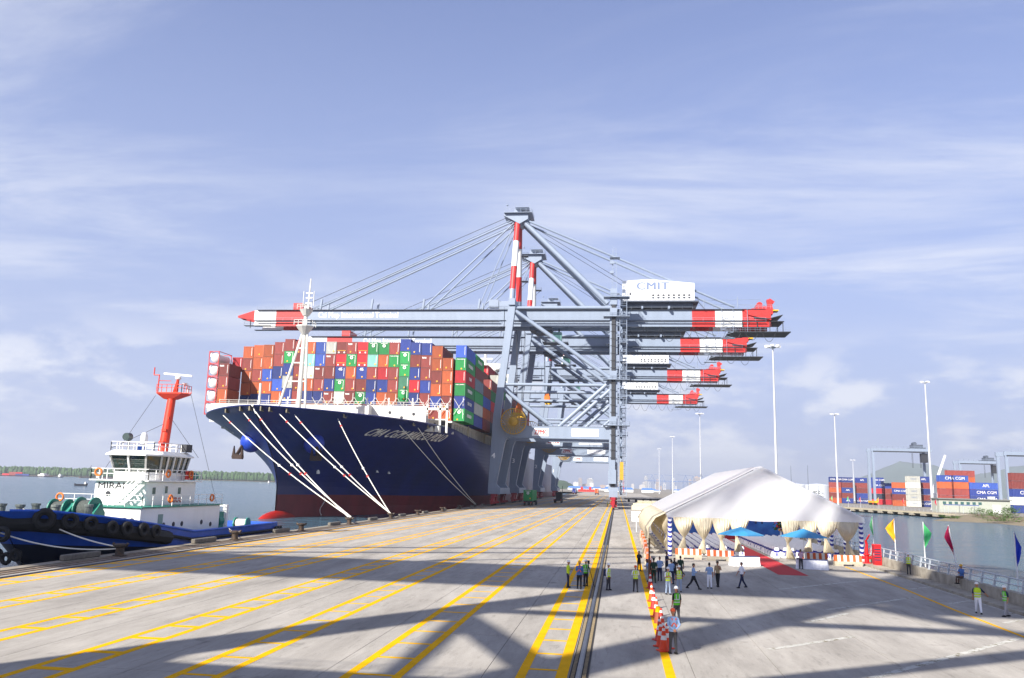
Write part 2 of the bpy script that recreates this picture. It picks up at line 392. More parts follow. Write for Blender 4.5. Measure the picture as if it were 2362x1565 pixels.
# water
def water_mat():
    M = bpy.data.materials.new('river_water'); M.use_nodes = True; t = M.node_tree; n = t.nodes; l = t.links; b = n['Principled BSDF']
    b.inputs['Roughness'].default_value = .12; b.inputs['IOR'].default_value = 1.33
    g = n.new('ShaderNodeNewGeometry')
    a = n.new('ShaderNodeTexNoise'); a.inputs['Scale'].default_value = .012; a.inputs['Detail'].default_value = 4; l.new(g.outputs['Position'], a.inputs['Vector'])
    mx = n.new('ShaderNodeMix'); mx.data_type = 'RGBA'; mx.inputs['A'].default_value = (*lin((70, 92, 100)), 1); mx.inputs['B'].default_value = (*lin((58, 86, 108)), 1)
    l.new(a.outputs['Fac'], mx.inputs['Factor']); l.new(mx.outputs['Result'], b.inputs['Base Color'])
    mp = n.new('ShaderNodeMapping'); mp.inputs['Scale'].default_value = (.6, 1.5, 1); mp.inputs['Rotation'].default_value = (0, 0, .3); l.new(g.outputs['Position'], mp.inputs[0])
    w1 = n.new('ShaderNodeTexNoise'); w1.inputs['Scale'].default_value = .8; w1.inputs['Detail'].default_value = 6; w1.inputs['Roughness'].default_value = .6; l.new(mp.outputs[0], w1.inputs['Vector'])
    bp = n.new('ShaderNodeBump'); bp.inputs['Strength'].default_value = .9; bp.inputs['Distance'].default_value = 1.0
    w2 = n.new('ShaderNodeTexNoise'); w2.inputs['Scale'].default_value = .16; w2.inputs['Detail'].default_value = 3; l.new(mp.outputs[0], w2.inputs['Vector'])
    ad = n.new('ShaderNodeMath'); ad.operation = 'MULTIPLY_ADD'; l.new(w2.outputs['Fac'], ad.inputs[0]); ad.inputs[1].default_value = 2.2; l.new(w1.outputs['Fac'], ad.inputs[2]); l.new(ad.outputs[0], bp.inputs['Height']); l.new(bp.outputs[0], b.inputs['Normal'])
    return M
WZ = -2.0
WATER = water_mat()
m = MB(); m.b2((-9000, -600, WZ-.5), (9000, 12000, WZ)); kind(m.build('water', WATER))
m = MB(); m.b2((-38.9, -160, -8), (24.5, 950, -1.25)); kind(m.build('quay_foundation', mat('pile_dark', (70, 68, 62), .9, var=.3)))
# ================================================================ SHIP-TO-SHORE CRANES
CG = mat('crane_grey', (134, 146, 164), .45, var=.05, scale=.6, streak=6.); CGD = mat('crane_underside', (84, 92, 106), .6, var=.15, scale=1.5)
CRED = mat('crane_red', (196, 44, 40), .5, var=.08, scale=1.); CWH = mat('crane_white', (226, 226, 224), .5, var=.05, scale=1.)
CDK = mat('crane_dark', (48, 50, 56), .6, var=.2, scale=3); BOGR = mat('bogie_red', (158, 22, 34), .5, var=.18, scale=3)
GOLD = mat('reel_yellow', (200, 156, 48), .5, .2, var=.15, scale=2); HOUSE = mat('house_white', (232, 233, 232), .5, var=.03, scale=.8)
LETG = mat('letter_grey', (112, 126, 156), .6, var=.02); LETW = mat('letter_white', (240, 240, 240), .6, var=.02); LETR = mat('letter_red', (190, 40, 36), .6, var=.05)
GLASS = mat('cab_glass', (60, 96, 92), .08, .0, var=.1, spec=.8); TEAL = mat('cab_teal', (104, 150, 140), .4, var=.1); ORNG = mat('spreader_orange', (222, 112, 24), .5, var=.1); YELM = mat('machine_yellow', (222, 176, 24), .5, var=.12)
def rails(mb, pts, h=1.1, post=2.2, r=.045):
    for a, b in zip(pts, pts[1:]):
        a, b = Vector(a), Vector(b); n = max(1, int((b-a).length/post))
        for k in range(n+1):
            p = a.lerp(b, k/n); mb.beam(p, p+V(0, 0, h), r, r)
        for hh in (h, h*.55): mb.beam(a+V(0, 0, hh), b+V(0, 0, hh), r, r)
def striped(mb, a, b, r, cuts, mis, n=10):
    a, b = Vector(a), Vector(b); t0 = 0
    for t1, mi in zip(cuts+[1], mis):
        mb.mi = mi; mb.tube(a.lerp(b, t0), a.lerp(b, t1), r, n=n); t0 = t1
    mb.mi = 0
def make_crane():
    T = thing('quay_crane', 'x', 'crane')
    XW, XL = -36.2, -1.28
    def P(name, mb, M=CG, parent=T, smooth=False): return mb.build(name, M, parent, smooth)
    for y in (-10, 10):
        m = MB()   # waterside leg: narrow foot, haunch at the portal, raked shaft
        def sec(z, x0, x1, d): return [V(x0, y-d/2, z), V(x1, y-d/2, z), V(x1, y+d/2, z), V(x0, y+d/2, z)]
        m.loft([sec(5.2, -37.9, -34.6, 2.2), sec(6.4, -37.9, -35.6, 2.0), sec(18.4, -37.4, -33.4, 2.0), sec(20.2, -37.3, -32.7, 2.0), sec(23.5, -37.2, -33.2, 2.0), sec(26, -37.1, -35.0, 1.8), sec(60, -33.4, -31.2, 1.7)], True, True)
        P('waterside_leg', m)
        m = MB(); m.loft([sec(5.2, -2.9, .3, 2.2), sec(7, -2.6, -.1, 2.), sec(62, -2.5, -.3, 1.7)], True, True); P('landside_leg', m)
        m = MB(); m.b2((-33.3, y-.85, 20.1), (-2.4, y+.85, 23.5)); P('portal_beam', m)
        m = MB(); m.b2((-33.3, y-.95, 19.95), (-2.4, y+.95, 20.098)); m.b2((-33.3, y-.95, 23.502), (-2.4, y+.95, 23.6)); P('portal_flange', m)
        m = MB(); m.tube((-35.0, y, 36), (-2.2, y, 36), .5, n=10); P('tie_beam', m, smooth=True)
        m = MB(); m.tube((-31.6, y, 59.6), (-2.0, y, 59.6), .5, n=10); P('tie_beam', m, smooth=True)
        for a, b in (((-19.4, 23.5), (-35.2, 35.3)), ((-17.4, 23.5), (-2.3, 37.2)), ((-31.2, 58.6), (-2.4, 38.2))):
            m = MB(); m.tube((a[0], y, a[1]), (b[0], y, b[1]), .62, n=10); P('diagonal_brace', m, smooth=True)
        m = MB(); rails(m, [(-33, y-.8, 23.6), (-3, y-.8, 23.6)], 1.1, 3); rails(m, [(-33, y+.8, 23.6), (-3, y+.8, 23.6)], 1.1, 3); P('handrail', m)
        m = MB(); m.lathe([(.9, -.95), (.9, .95)], (-2.0, y, 37.8), 12, 'y'); P('gusset', m)
        m = MB(); m.loft([[V(-33.3, y-.88, 20), V(-33.3, y+.88, 20), V(-33.3, y+.88, 17), V(-33.3, y-.88, 17)], [V(-30.8, y-.88, 20), V(-30.8, y+.88, 20), V(-30.8, y+.88, 19.8), V(-30.8, y-.88, 19.8)]], True, True)
    for X in (XW, XL):   # sill beams, bogies, longitudinal ties
        s = 1 if X == XW else 0
        m = MB(); m.b2((X-1.7 if s else X-1.25, -11.2, 3.4), (X+1.9 if s else X+1.25, 11.2, 5.198)); P('sill_beam', m)
        for y in (-10, 10):
            m = MB(); m.prism([(y-3.4, 2.6), (y+3.4, 2.6), (y+1.5, 3.4), (y-1.5, 3.4)], X-.6, X+.6, 'x'); m.box((X, y, 3.05), (1.9, 1.6, .66)); P('equaliser', m, BOGR)
            for k in (-2.6, 2.6):
                m = MB(); m.prism([(y+k-1.9, .62), (y+k+1.9, .62), (y+k+1.9, 1.3), (y+k+.7, 2.6), (y+k-.7, 2.6), (y+k-1.9, 1.3)], X-.42, X+.42, 'x')
                for e in (-1.2, 1.2): m.box((X+.7, y+k+e, 1.0), (.6, .5, .6))
                m.box((X-.62, y+k, 1.6), (.3, 1.2, .8))
                P('bogie', m, BOGR)
                for e in (-1.25, 1.25):
                    m = MB(); m.lathe([(.2, -.2), (.55, -.16), (.55, .16), (.2, .2)], (X, y+k+e, .6), 14, 'x'); P('wheel', m, CDK)
            m = MB(); m.box((X, y+(5.3 if y > 0 else -5.3), 1.0), (.6, .9, 1.0)); P('buffer', m, BOGR)
        m = MB(); m.b2((X-.7 if not s else X-.4, -9.1, 20.4), (X+.7 if not s else X+1.4, 9.1, 23)); P('longitudinal_beam', m)
        xt = -32.3 if s else -1.4
        m = MB(); m.b2((xt-1.0, -11.4, 60.3), (xt+1.0, 11.4, 62.3)); P('longitudinal_beam', m)
        m = MB(); xm = -35 if s else -1.4; m.tube((xm, -9.2, 36.2), (xm, 9.2, 36.2), .5, n=8); P('longitudinal_beam', m)
    # landside X brace along the rail
    m = MB(); m.tube((XL, -9.2, 24), (XL, 9.2, 35.5), .4); m.tube((XL-.5, 9.2, 24), (XL-.5, -9.2, 35.5), .4); P('diagonal_brace', m)
    # girder and boom
    def girder(name, x0, x1, cols, text_=None):
        m = MB()
        for yy in (-3.3, 3.3):
            xx = x0
            for x, mi in cols:
                m.mi = mi; m.b2((xx, yy-.65, 57.0), (x, yy+.65, 60.2)); m.b2((xx, yy-.2, 55.85), (x, yy+.2, 57.0)); m.b2((xx, yy-.6, 55.0), (x, yy+.6, 55.85)); xx = x
        return P(name, m, [CG, CRED, CWH])
    bo = girder('boom', -118, -35.6, [(-110.6, 2), (-100.6, 1), (-35.6, 0)])
    gi = girder('main_girder', -35.4, 45.6, [(22.3, 0), (29.2, 1), (37.2, 2), (45.6, 1)])
    m = MB()
    for yy in (-3.3, 3.3): m.loft([[V(-118, yy-.65, 57), V(-118, yy+.65, 57), V(-118, yy+.65, 60.2), V(-118, yy-.65, 60.2)], [V(-124.5, yy*.5-.5, 58.2), V(-124.5, yy*.5+.5, 58.2), V(-124.5, yy*.5+.5, 58.8), V(-124.5, yy*.5-.5, 58.8)]], True, True)
    m.beam((-124, -2, 58.5), (-124, 2, 58.5), .6); P('boom_tip', m, CRED, bo)
    m = MB(); m.b2((-121, -4.6, 55.0), (-112, -3.2, 55.15)); m.b2((-121, 3.2, 55.0), (-112, 4.6, 55.15)); m.beam((-121, 0, 55.1), (-121, 0, 58), .2); rails(m, [(-121, -4.6, 55.15), (-112, -4.6, 55.15)]); P('tip_platform', m, CDK, bo)
    for par, x0, x1 in ((bo, -117, -37), (gi, -33, 44)):
        m = MB(); n = int((x1-x0)/8)
        for k in range(n):
            a = x0+(x1-x0)*k/n; b = x0+(x1-x0)*(k+1)/n
            m.beam((a, -3.3, 56.3), (b, 3.3, 56.3), .35, .3); m.beam((b, -3.3, 57.6), (b, 3.3, 57.6), .5, .7); m.beam((a, -3.0, 57.1), ((a+b)/2, -3.0, 55.8), .22); m.beam(((a+b)/2, -3.0, 55.8), (b, -3.0, 57.1), .22)
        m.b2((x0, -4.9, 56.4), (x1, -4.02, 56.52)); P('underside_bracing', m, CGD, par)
        m = MB(); m.b2((x0, -4.6, 60.22), (x1, -2.2, 60.32)); P('walkway', m, CDK, par)
        m = MB(); rails(m, [(x0, -4.6, 60.3), (x1, -4.6, 60.3)], 1.15, 3.0, .05); rails(m, [(x0, 4.2, 60.2), (x1, 4.2, 60.2)], 1.15, 3.0, .05); rails(m, [(x0, -4.9, 56.5), (x1, -4.9, 56.5)], 1.1, 3., .045); P('handrail', m, CG, par)
    for x in (-96, -79, -62, -44):
        for yy in (-3.3, 3.3): m = MB(); m.beam((x, yy, 60.2), (x+.4, yy, 64), .55, .7); P('stay_bracket', m, CG, bo)
    m = MB(); m.b2((-104.8, -4.2, 60.25), (-101.5, 4.2, 62.6)); P('boom_drive', m, CRED, bo)
    m = MB(); m.b2((-37.2, -4.6, 60.3), (-33.6, 4.6, 63)); m.b2((-40.5, -4.4, 61), (-37.4, -2.4, 63.5)); rails(m, [(-41, -5, 60.4), (-33, -5, 60.4)]); rails(m, [(-37, -5, 63), (-33.6, -5, 63)]); P('boom_hinge', m, CG)
    # apex frame
    AX, AZ = -32.2, 90.2
    for y in (-10, 10):
        m = MB(); striped(m, (-32.6, y*.92, 62.4), (AX, y*.22, AZ), .95, [.12, .4, .72], [0, 1, 2, 1], 12); P('apex_post', m, [CG, CRED, CWH], smooth=True)
        m = MB(); m.tube((AX+2.2, y*.22, AZ-.8), (-3.2, y*.42, 62.2), .85, n=10); P('apex_back_leg', m, smooth=True)
        m = MB(); m.beam((AX+1, y*.22, AZ-1.2), (1.2-.6, y*.38, 61), .2, .2) if 0 else m.tube((AX+2.5, y*.25, AZ), (35, y*.4, 61.0), .34, n=8); P('backstay', m, smooth=True)
        yy = y*.33
        for (xb, r, dz) in ((-97, .3, 0), (-98.2, .16, .8), (-62, .26, -.6), (-44, .16, -1.4)):
            m = MB(); m.tube((AX-1.2, y*.25, AZ+dz-.4), (xb, yy, 60.9), r, n=6); P('forestay', m, smooth=True)
        m = MB(); m.tube((AX-1.5, y*.3, AZ+1.5), (-103, y*.3, 61.5), .09, n=5); m.tube((AX+1, y*.3, AZ), (2, y*.3, 69.2), .07, n=5); P('hoist_rope', m, CDK)
        for z, t in ((72, .35), (80, .64)):
            m = MB(); x = -32.4; yy2 = y*(.92-.7*t); m.b2((x+.9, yy2-1.2, z), (x+3, yy2+1.2, z+.15)); rails(m, [(x+1, yy2-1.2, z), (x+3, yy2-1.2, z), (x+3, yy2+1.2, z)]); m.beam((x+.5, yy2, z-2), (x+2.8, yy2, z), .15)
            if y > 0: P('ladder_platform', m, CGD)
    m = MB(); m.loft([[V(-36.6, -3.6, 92), V(-36.6, 3.6, 92), V(-36.6, 3.6, 91.4), V(-36.6, -3.6, 91.4)], [V(-31.5, -3.6, 92), V(-31.5, 3.6, 92), V(-31.5, 3.6, 88.6), V(-31.5, -3.6, 88.6)], [V(-28.8, -3.6, 92), V(-28.8, 3.6, 92), V(-28.8, 3.6, 90.2), V(-28.8, -3.6, 90.2)]], True, True); ap = P('apex_head', m)
    m = MB(); m.b2((-36.5, -4.6, 92.05), (-27.5, 4.6, 92.2)); rails(m, [(-36.4, -4.5, 92.2), (-27.6, -4.5, 92.2), (-27.6, 4.5, 92.2), (-36.4, 4.5, 92.2)], 1.2, 1.6, .07); m.b2((-33.5, -2, 92.2), (-31, 2, 94)); m.b2((-33, -3.8, 94.0), (-28.5, 1, 94.1)); rails(m, [(-33, -3.8, 94.1), (-28.5, -3.8, 94.1)], 1.1, 1.2, .06); m.beam((-28.2, -4, 92), (-28.2, -4, 95), .12); m.beam((-35.5, -4, 92), (-35.5, -4, 94.6), .1); m.ball((-35.5, -4, 94.7), .35); P('apex_platform', m, CG, ap)
    m = MB()
    for y in (-2.3, 0, 2.3): m.lathe([(1.2, -.2), (1.2, .2)], (-33.8, y, 90.6), 12, 'y')
    P('sheave', m, CDK, ap)
    # machinery house
    m = MB(); m.prism([(1.2, 62.7), (23, 62.7), (23, 68.3), (9.5, 69.6), (1.2, 69.1)], -5.2, 5.2, 'y'); ho = P('machinery_house', m, HOUSE)
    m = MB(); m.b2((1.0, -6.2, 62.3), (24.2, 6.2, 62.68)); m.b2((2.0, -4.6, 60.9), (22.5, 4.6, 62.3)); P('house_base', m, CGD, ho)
    m = MB(); rails(m, [(1.1, -6.1, 62.7), (24.1, -6.1, 62.7)], 1.1, 1.8, .05); m.beam((24, -6, 62.4), (26, -5, 60.3), .3, .2); P('handrail', m, CG, ho)
    for k in range(8):
        for z in (64.55, 63.75):
            m = MB(); m.box((10.6+1.55*k, -5.22, z), (.72, .1, .55)); P('vent_window', m, CDK, ho)
    m = MB(); m.box((3.6, -5.22, 65), (.5, .1, .9)); P('vent_window', m, CDK, ho)
    m = MB(); m.b2((2.8, -5.25, 66), (4.6, -5.21, 66.1)); m.b2((7, -6, 60.2), (7.5, 6, 61)); m.b2((15, -6, 60.2), (15.6, 6, 61)); P('house_trim', m, CG, ho)
    # tail end gear
    m = MB(); m.prism([(45.6, 57), (45.6, 60.2), (37.4, 60.4), (39, 58.6), (40.5, 58.2)], -4.4, 4.4, 'y'); m.b2((40, -4.2, 58.8), (46.2, 4.2, 60.6)); m.b2((41.5, -3, 60.6), (45, 3, 61.6)); m.lathe([(.9, -2.8), (.9, 2.8)], (42.6, 0, 62), 10, 'y'); m.beam((46.4, 0, 59.8), (45.8, 0, 64.2), 1.3, 1.6); m.beam((45.8, 0, 64.2), (47.3, 0, 63.2), .7, .9); m.beam((46.2, 0, 61), (47.6, 0, 60.6), .5, .9); P('tail_winch', m, CRED)
    m = MB(); m.b2((46.2, -1.4, 60.4), (48.4, 1.4, 60.8)); P('winch_guard', m, YELM)
    m = MB(); m.loft([[V(40.5, -4.5, 57.9), V(40.5, 4.5, 57.9), V(40.5, 4.5, 57.7), V(40.5, -4.5, 57.7)], [V(45, -4.5, 57.5), V(45, 4.5, 57.5), V(45, 4.5, 57.3), V(45, -4.5, 57.3)], [V(49, -4.5, 58.6), V(49, 4.5, 58.6), V(49, 4.5, 58.4), V(49, -4.5, 58.4)]], True, True)
    m.b2((33, -4.6, 53.2), (51.2, 4.6, 53.42)); [m.beam((x, y, 53.3), (x, y, 56.6), .22) for x in (37.2, 41.5, 45.2, 49) for y in (-4.2, 4.2)]; m.b2((45.6, -4.4, 56.5), (49.4, 4.4, 56.65)); P('tail_platform', m, CDK)
    m = MB(); rails(m, [(30.6, -4.6, 53.4), (51, -4.6, 53.4)], 1.2, 1.4, .05); rails(m, [(39.5, -4.4, 60.4), (48, -4.4, 60.4)], 1.2, 1.2, .06); [m.beam((x, -4.6, 51.4 if x < 33 else 53.3), (x, -4.6, 60.6), .12) for x in (31.0, 34.4, 38.6)]
    for k in range(8): m.beam((31.0 if k % 2 else 34.4, -4.6, 51.4+k*.9), (34.4 if k % 2 else 31.0, -4.6, 52.3+k*.9), .09)
    m.b2((30.6, -5.2, 51.2), (34.8, -3.4, 51.35)); m.tube((26, -3.3, 61), (26, -3.3, 63.8), .12); m.tube((36, -3.3, 61), (36, -3.3, 64.3), .12); m.tube((26, -3.3, 63.3), (43, -3.3, 63.6), .06, n=5); m.tube((24, -3.3, 62.2), (44, -3.3, 61.8), .05, n=5); P('tail_ladder', m, CG)
    # festoon cable loops
    for k in range(9):
        m = MB(); x0 = 3.2+k*4.9; d = 4.9; sag = 3.6+(k % 3)*.5
        m.path([(x0+d*t/10, -4.3, 54.9-sag*(1-(2*t/10-1)**2)) for t in range(11)], .07, 5); P('festoon_cable', m, CDK)
    # trolley, operator cab, spreader
    tx = -24.5
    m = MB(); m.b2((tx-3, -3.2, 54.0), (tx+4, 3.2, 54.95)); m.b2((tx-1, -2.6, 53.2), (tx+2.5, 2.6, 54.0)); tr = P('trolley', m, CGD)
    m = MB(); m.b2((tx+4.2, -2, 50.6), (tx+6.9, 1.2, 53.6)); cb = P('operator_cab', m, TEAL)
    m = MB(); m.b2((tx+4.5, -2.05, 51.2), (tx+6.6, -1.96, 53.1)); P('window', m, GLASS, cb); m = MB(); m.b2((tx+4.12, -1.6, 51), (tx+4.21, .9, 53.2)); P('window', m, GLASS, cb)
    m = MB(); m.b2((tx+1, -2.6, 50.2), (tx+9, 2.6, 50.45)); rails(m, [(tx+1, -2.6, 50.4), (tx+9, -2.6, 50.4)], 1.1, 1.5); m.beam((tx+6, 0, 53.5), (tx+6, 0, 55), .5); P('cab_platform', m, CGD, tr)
    sz = {}
    T['dummy'] = 0; del T['dummy']
    # cable reel on the portal beam
    m = MB(); M9 = Matrix.Rotation(R(90), 3, 'X')
    m.torus((-30.7, -12.1, 24.7), 3.75, .12, 40, 6, M9); m.torus((-30.7, -12.8, 24.7), 3.75, .12, 40, 6, M9)
    for k in range(28):
        a = 2*math.pi*k/28
        for yy in (-12.8,): m.beam((-30.7+math.cos(a)*.8, yy, 24.7+math.sin(a)*.8), (-30.7+math.cos(a)*3.75, yy, 24.7+math.sin(a)*3.75), .2, .2)
    rl = P('cable_reel', m, GOLD); m = MB(); m.lathe([(.9, -13.1), (1.2, -12.9), (1.2, -12.0), (.7, -10.9)], (-30.7, 0, 24.7), 16, 'y'); P('hub', m, GOLD, rl, True)
    m = MB(); m.lathe([(1.5, -12.6), (1.5, -12.2)], (-30.7, 0, 24.7), 24, 'y'); P('wound_cable', m, CDK, rl)
    # stair tower on the landside front leg
    m = MB(); x0, x1, y0, y1 = .45, 2.5, -11.2, -8.9
    for x in (x0, x1):
        for y in (y0, y1): m.beam((x, y, 4.0), (x, y, 63), .16)
    z = 4.0; k = 0
    while z < 61:
        m.b2((x0, y0, z), (x1, y1, z+.08)); rails(m, [(x1, y0, z), (x1, y1, z)], 1.1, 1.2, .05); rails(m, [(x0, y0, z), (x1, y0, z)], 1.1, 1.2, .05)
        m.beam((x0+.5, y0+.3 if k % 2 else y1-.3, z), (x0+.5, y1-.3 if k % 2 else y0+.3, z+2.8), .6, .1); z += 2.8; k += 1
    P('stair_tower', m, CG)
    m = MB(); m.b2((-1.95, -11.35, 6.4), (-.85, -11.02, 61)); [m.b2((-2.3, -11.5, 8+2.2*k), (-.5, -11.36, 8.2+2.2*k)) for k in range(24)]; P('elevator_track', m, CDK)
    for z in (24, 37.5, 56.5, 62.5):
        m = MB(); m.b2((-4.4, -12.4, z), (3.4, -8.6, z+.18)); rails(m, [(-4.4, -12.4, z), (3.4, -12.4, z), (3.4, -8.6, z)], 1.15, 1.3, .06); m.b2((-2.4, -12.2, z+.2), (-.4, -11.52, z+2.6)); P('landing', m, CG)
    m = MB(); m.b2((-2.8, -12.3, 7.2), (-.5, -11.55, 11.2)); m.b2((-2.5, -12.2, 11.2), (-.8, -11.55, 14)); P('elevator_car', m, CG)
    m = MB(); m.b2((.6, -12.0, 8.4), (1.6, -11.3, 13.5)); P('electrical_box', m, GOLD)
    m = MB(); [m.beam((x, y, 62.4), (x*.6-.5, y, 78), .12) for x in (-2, -.4) for y in (-10.6, -9.4)]; z = 63
    while z < 77.5: m.beam((-2, -10.6, z), (-.6, -10.6, z+.7), .08); m.beam((-.6, -10.6, z+.7), (-2, -10.6, z+1.4), .08); z += 1.4
    m.b2((-2.6, -11.4, 75), (.4, -8.6, 75.12)); rails(m, [(-2.6, -11.4, 75), (.4, -11.4, 75)], 1.1, 1); m.b2((-2.6, -11.2, 73), (-1.2, -10.6, 73.8)); m.b2((-2.6, -11.2, 70), (-1.4, -10.6, 70.8)); P('ladder_mast', m, CG)
    # notices on the portal beam
    m = MB(); m.b2((-13.6, -10.93, 20.7), (-5.6, -10.9, 22.9)); bd = P('notice_board', m, LETW)
    m = MB()
    for r_ in range(3): m.b2((-13, -10.945, 22.3-.7*r_), (-6.4-r_*.7, -10.932, 22.5-.7*r_))
    P('printed_lines', m, LETG, bd)
    m = MB(); m.prism([(-25.3, 20.6), (-20.3, 20.6), (-20.3, 22.9), (-24.6, 22.9), (-25.3, 21.6)], -10.93, -10.9, 'y'); P('maker_plate', m, LETW)
    text('ZPMC', 2.1, LETR, T, (-22.6, -10.945, 21.7), '-y', bold=.08, width=4.0)
    return T
def add_spreader(T, x, z, box=None):
    m = MB(); m.b2((x-1.2, -3.2, z), (x+1.2, 3.2, z+.55)); m.b2((x-1.25, -6, z-.25), (x+1.25, -5.7, z+.3)); m.b2((x-1.25, 5.7, z-.25), (x+1.25, 6, z+.3)); m.b2((x-.9, -5.8, z), (x-.6, 5.8, z+.35)); m.b2((x+.6, -5.8, z), (x+.9, 5.8, z+.35)); sp = m.build('spreader', YELM, T)
    m = MB(); m.b2((x-1, -1.6, z+.56), (x+1, 1.6, z+2.2)); m.prism([(x-.9, z+2.2), (x+.9, z+2.2), (x+.4, z+4), (x-.4, z+4)], -1.2, 1.2, 'y'); m.build('head_block', ORNG, sp)
    m = MB(); [m.tube((x+a, b, z+2.1), (x+a*1.6, b, 54.2), .07, n=5) for a in (-.8, .8) for b in (-1.3, 1.3)]; m.build('hoist_rope', CDK, sp)
crane0 = make_crane()
CRY = [255, 303, 385, 488]
cr = [crane0]
for i in range(4): cr.append(clone(crane0))
labs = ['grey ship-to-shore crane at the ship bow, with number 4 on its leg', 'grey ship-to-shore crane with number 3 on its leg, second from the ship bow', 'grey ship-to-shore crane with number 2 on its leg, third from the ship bow', 'grey ship-to-shore crane with Safety for Life on its house, farthest along the ship', 'grey ship-to-shore crane whose shadow falls across the empty deck behind the tent guests']
for T, y, lb in zip(cr, CRY+[-12.8], labs):
    T.location = (0, y, 0); T['label'] = lb; T['group'] = 'ship-to-shore cranes on the quay rails'
for i, T in enumerate(cr[:4]):
    text(str(4-i), 2.2, LETW, T, (-36.6, -11.12, 14.5), '-y', 'number', bold=.1)
    if i in (0, 2):
        text('CMIT', 3.4, LETG, T, (10.4, -5.24, 67.35), '-y', bold=.12, width=10, space=1.1)
        m = MB(); m.b2((5.8, -5.24, 65.98), (15, -5.21, 66.1)); m.build('lettering', LETG, T)
    elif i == 1: text('CMIT', 3.4, LETG, T, (10.4, -5.24, 67.35), '-y', bold=.12, width=10, space=1.1)
    else: text('Safety for Life', 2.2, LETG, T, (10.4, -5.24, 67.2), '-y')
    if i < 2: text('Cai Mep International Terminal', 2.6, LETW, T, (-83, -3.99, 58.6), '-y', bold=.06, width=26.5)
add_spreader(cr[0], -30.6, 27.5); add_spreader(cr[1], -26, 36.5); add_spreader(cr[2], -70, 47); add_spreader(cr[3], -60, 46)
# ================================================================ CONTAINERS
CW, CL, CH = 2.74, 14.0, 3.24
PAL = {'O': (176, 86, 46), 'B': (136, 60, 54), 'N': (40, 58, 128), 'L': (56, 86, 170), 'G': (34, 138, 70), 'R': (190, 34, 44), 'W': (198, 198, 188), 'T': (128, 186, 172), 'D': (62, 112, 88), 'K': (60, 66, 84), 'S': (108, 122, 134)}
PNAME = {'O': 'orange-brown', 'B': 'maroon', 'N': 'navy blue', 'L': 'bright blue', 'G': 'green', 'R': 'red', 'W': 'off-white', 'T': 'pale teal', 'D': 'dull green', 'K': 'dark grey', 'S': 'slate grey'}
CM = {}
for k, c in PAL.items():
    for v in range(3):
        f = (1, .88, 1.08)[v]
        CM[k, v] = mat(f'container_{PNAME[k]}_{v}', tuple(min(255, q*f) for q in c), .55, var=.14, scale=.7, streak=3., bump=0)
CDARK = mat('container_gap', (38, 34, 34), .8, var=.2)
PLAC = mat('placard_yellow', (232, 170, 40), .6, var=.05); CWHT = mat('container_print_white', (232, 230, 224), .6, var=.04)
def container_mesh(L, W, H, name):
    m = MB(); fr = .16; d = .055
    for x in (-W/2, W/2-fr):
        for y in (0, L-fr): m.b2((x, y, .001), (x+fr, y+fr, H))
        for z in (.03, H-fr): m.b2((x+.004, fr, z), (x+fr-.004, L-fr, z+fr-.03))
    for y in (0, L-fr):
        for z in (.03, H-fr): m.b2((-W/2+fr, y+.004, z), (W/2-fr, y+fr-.004, z+fr-.03))
    m.b2((-W/2+.05, .05, H-.08), (W/2-.05, L-.05, H-.045))
    # corrugated walls: zigzag strips between the frames
    def corr(n, P):
        ring = []
        for i in range(n*4+1):
            t = i/(n*4); q = d if (i % 4) in (1, 2) else 0
            ring.append((t, q))
        a = [P(t, q, .1) for t, q in ring]; b = [P(t, q, H-.1) for t, q in ring]; m.loft([a, b], False)
    ns = int(L/.56); ne = int(W/.3)
    for s in (-1, 1): corr(ns, lambda t, q, z, s=s: V(s*(W/2-.02-q), fr+t*(L-2*fr), z))
    for y, s in ((.02, 1), (L-.02, -1)): corr(ne, lambda t, q, z, y=y, s=s: V(-W/2+fr+t*(W-2*fr), y+s*q, z))
    m.mi = 1
    for x in (-W/2+.25, W/2-.75): m.b2((x, -.002, -.06), (x+.5, .3, .0))
    m.b2((-W/2+.3, .03, -.06), (W/2-.3, .3, .028))
    return m.mesh(name, [CM['B', 0], CDARK])
CME = {40: container_mesh(CL, CW, CH, 'c40'), 20: container_mesh(6.9, CW, CH, 'c20')}
plac_me = {}
for nm, M_ in (('y', PLAC), ('w', CWHT)):
    m = MB(); m.box((0, -.03, 0), (.36, .03, .36)); plac_me[nm] = m.mesh('placard', M_)
m = MB(); m.b2((-.05, -.04, -1.1), (.05, -.01, 1.1)); bar_me = m.mesh('bar', CWHT)
m = MB(); m.lathe([(.42, -.05), (.42, -.01)], (0, 0, 0), 14, 'y'); disc_me = m.mesh('emblem', CWHT)
m = MB(); m.lathe([(.2, -.06), (.2, -.051)], (0, 0, 0), 8, 'y'); dot_me = m.mesh('emblem_centre', CM['G', 0])
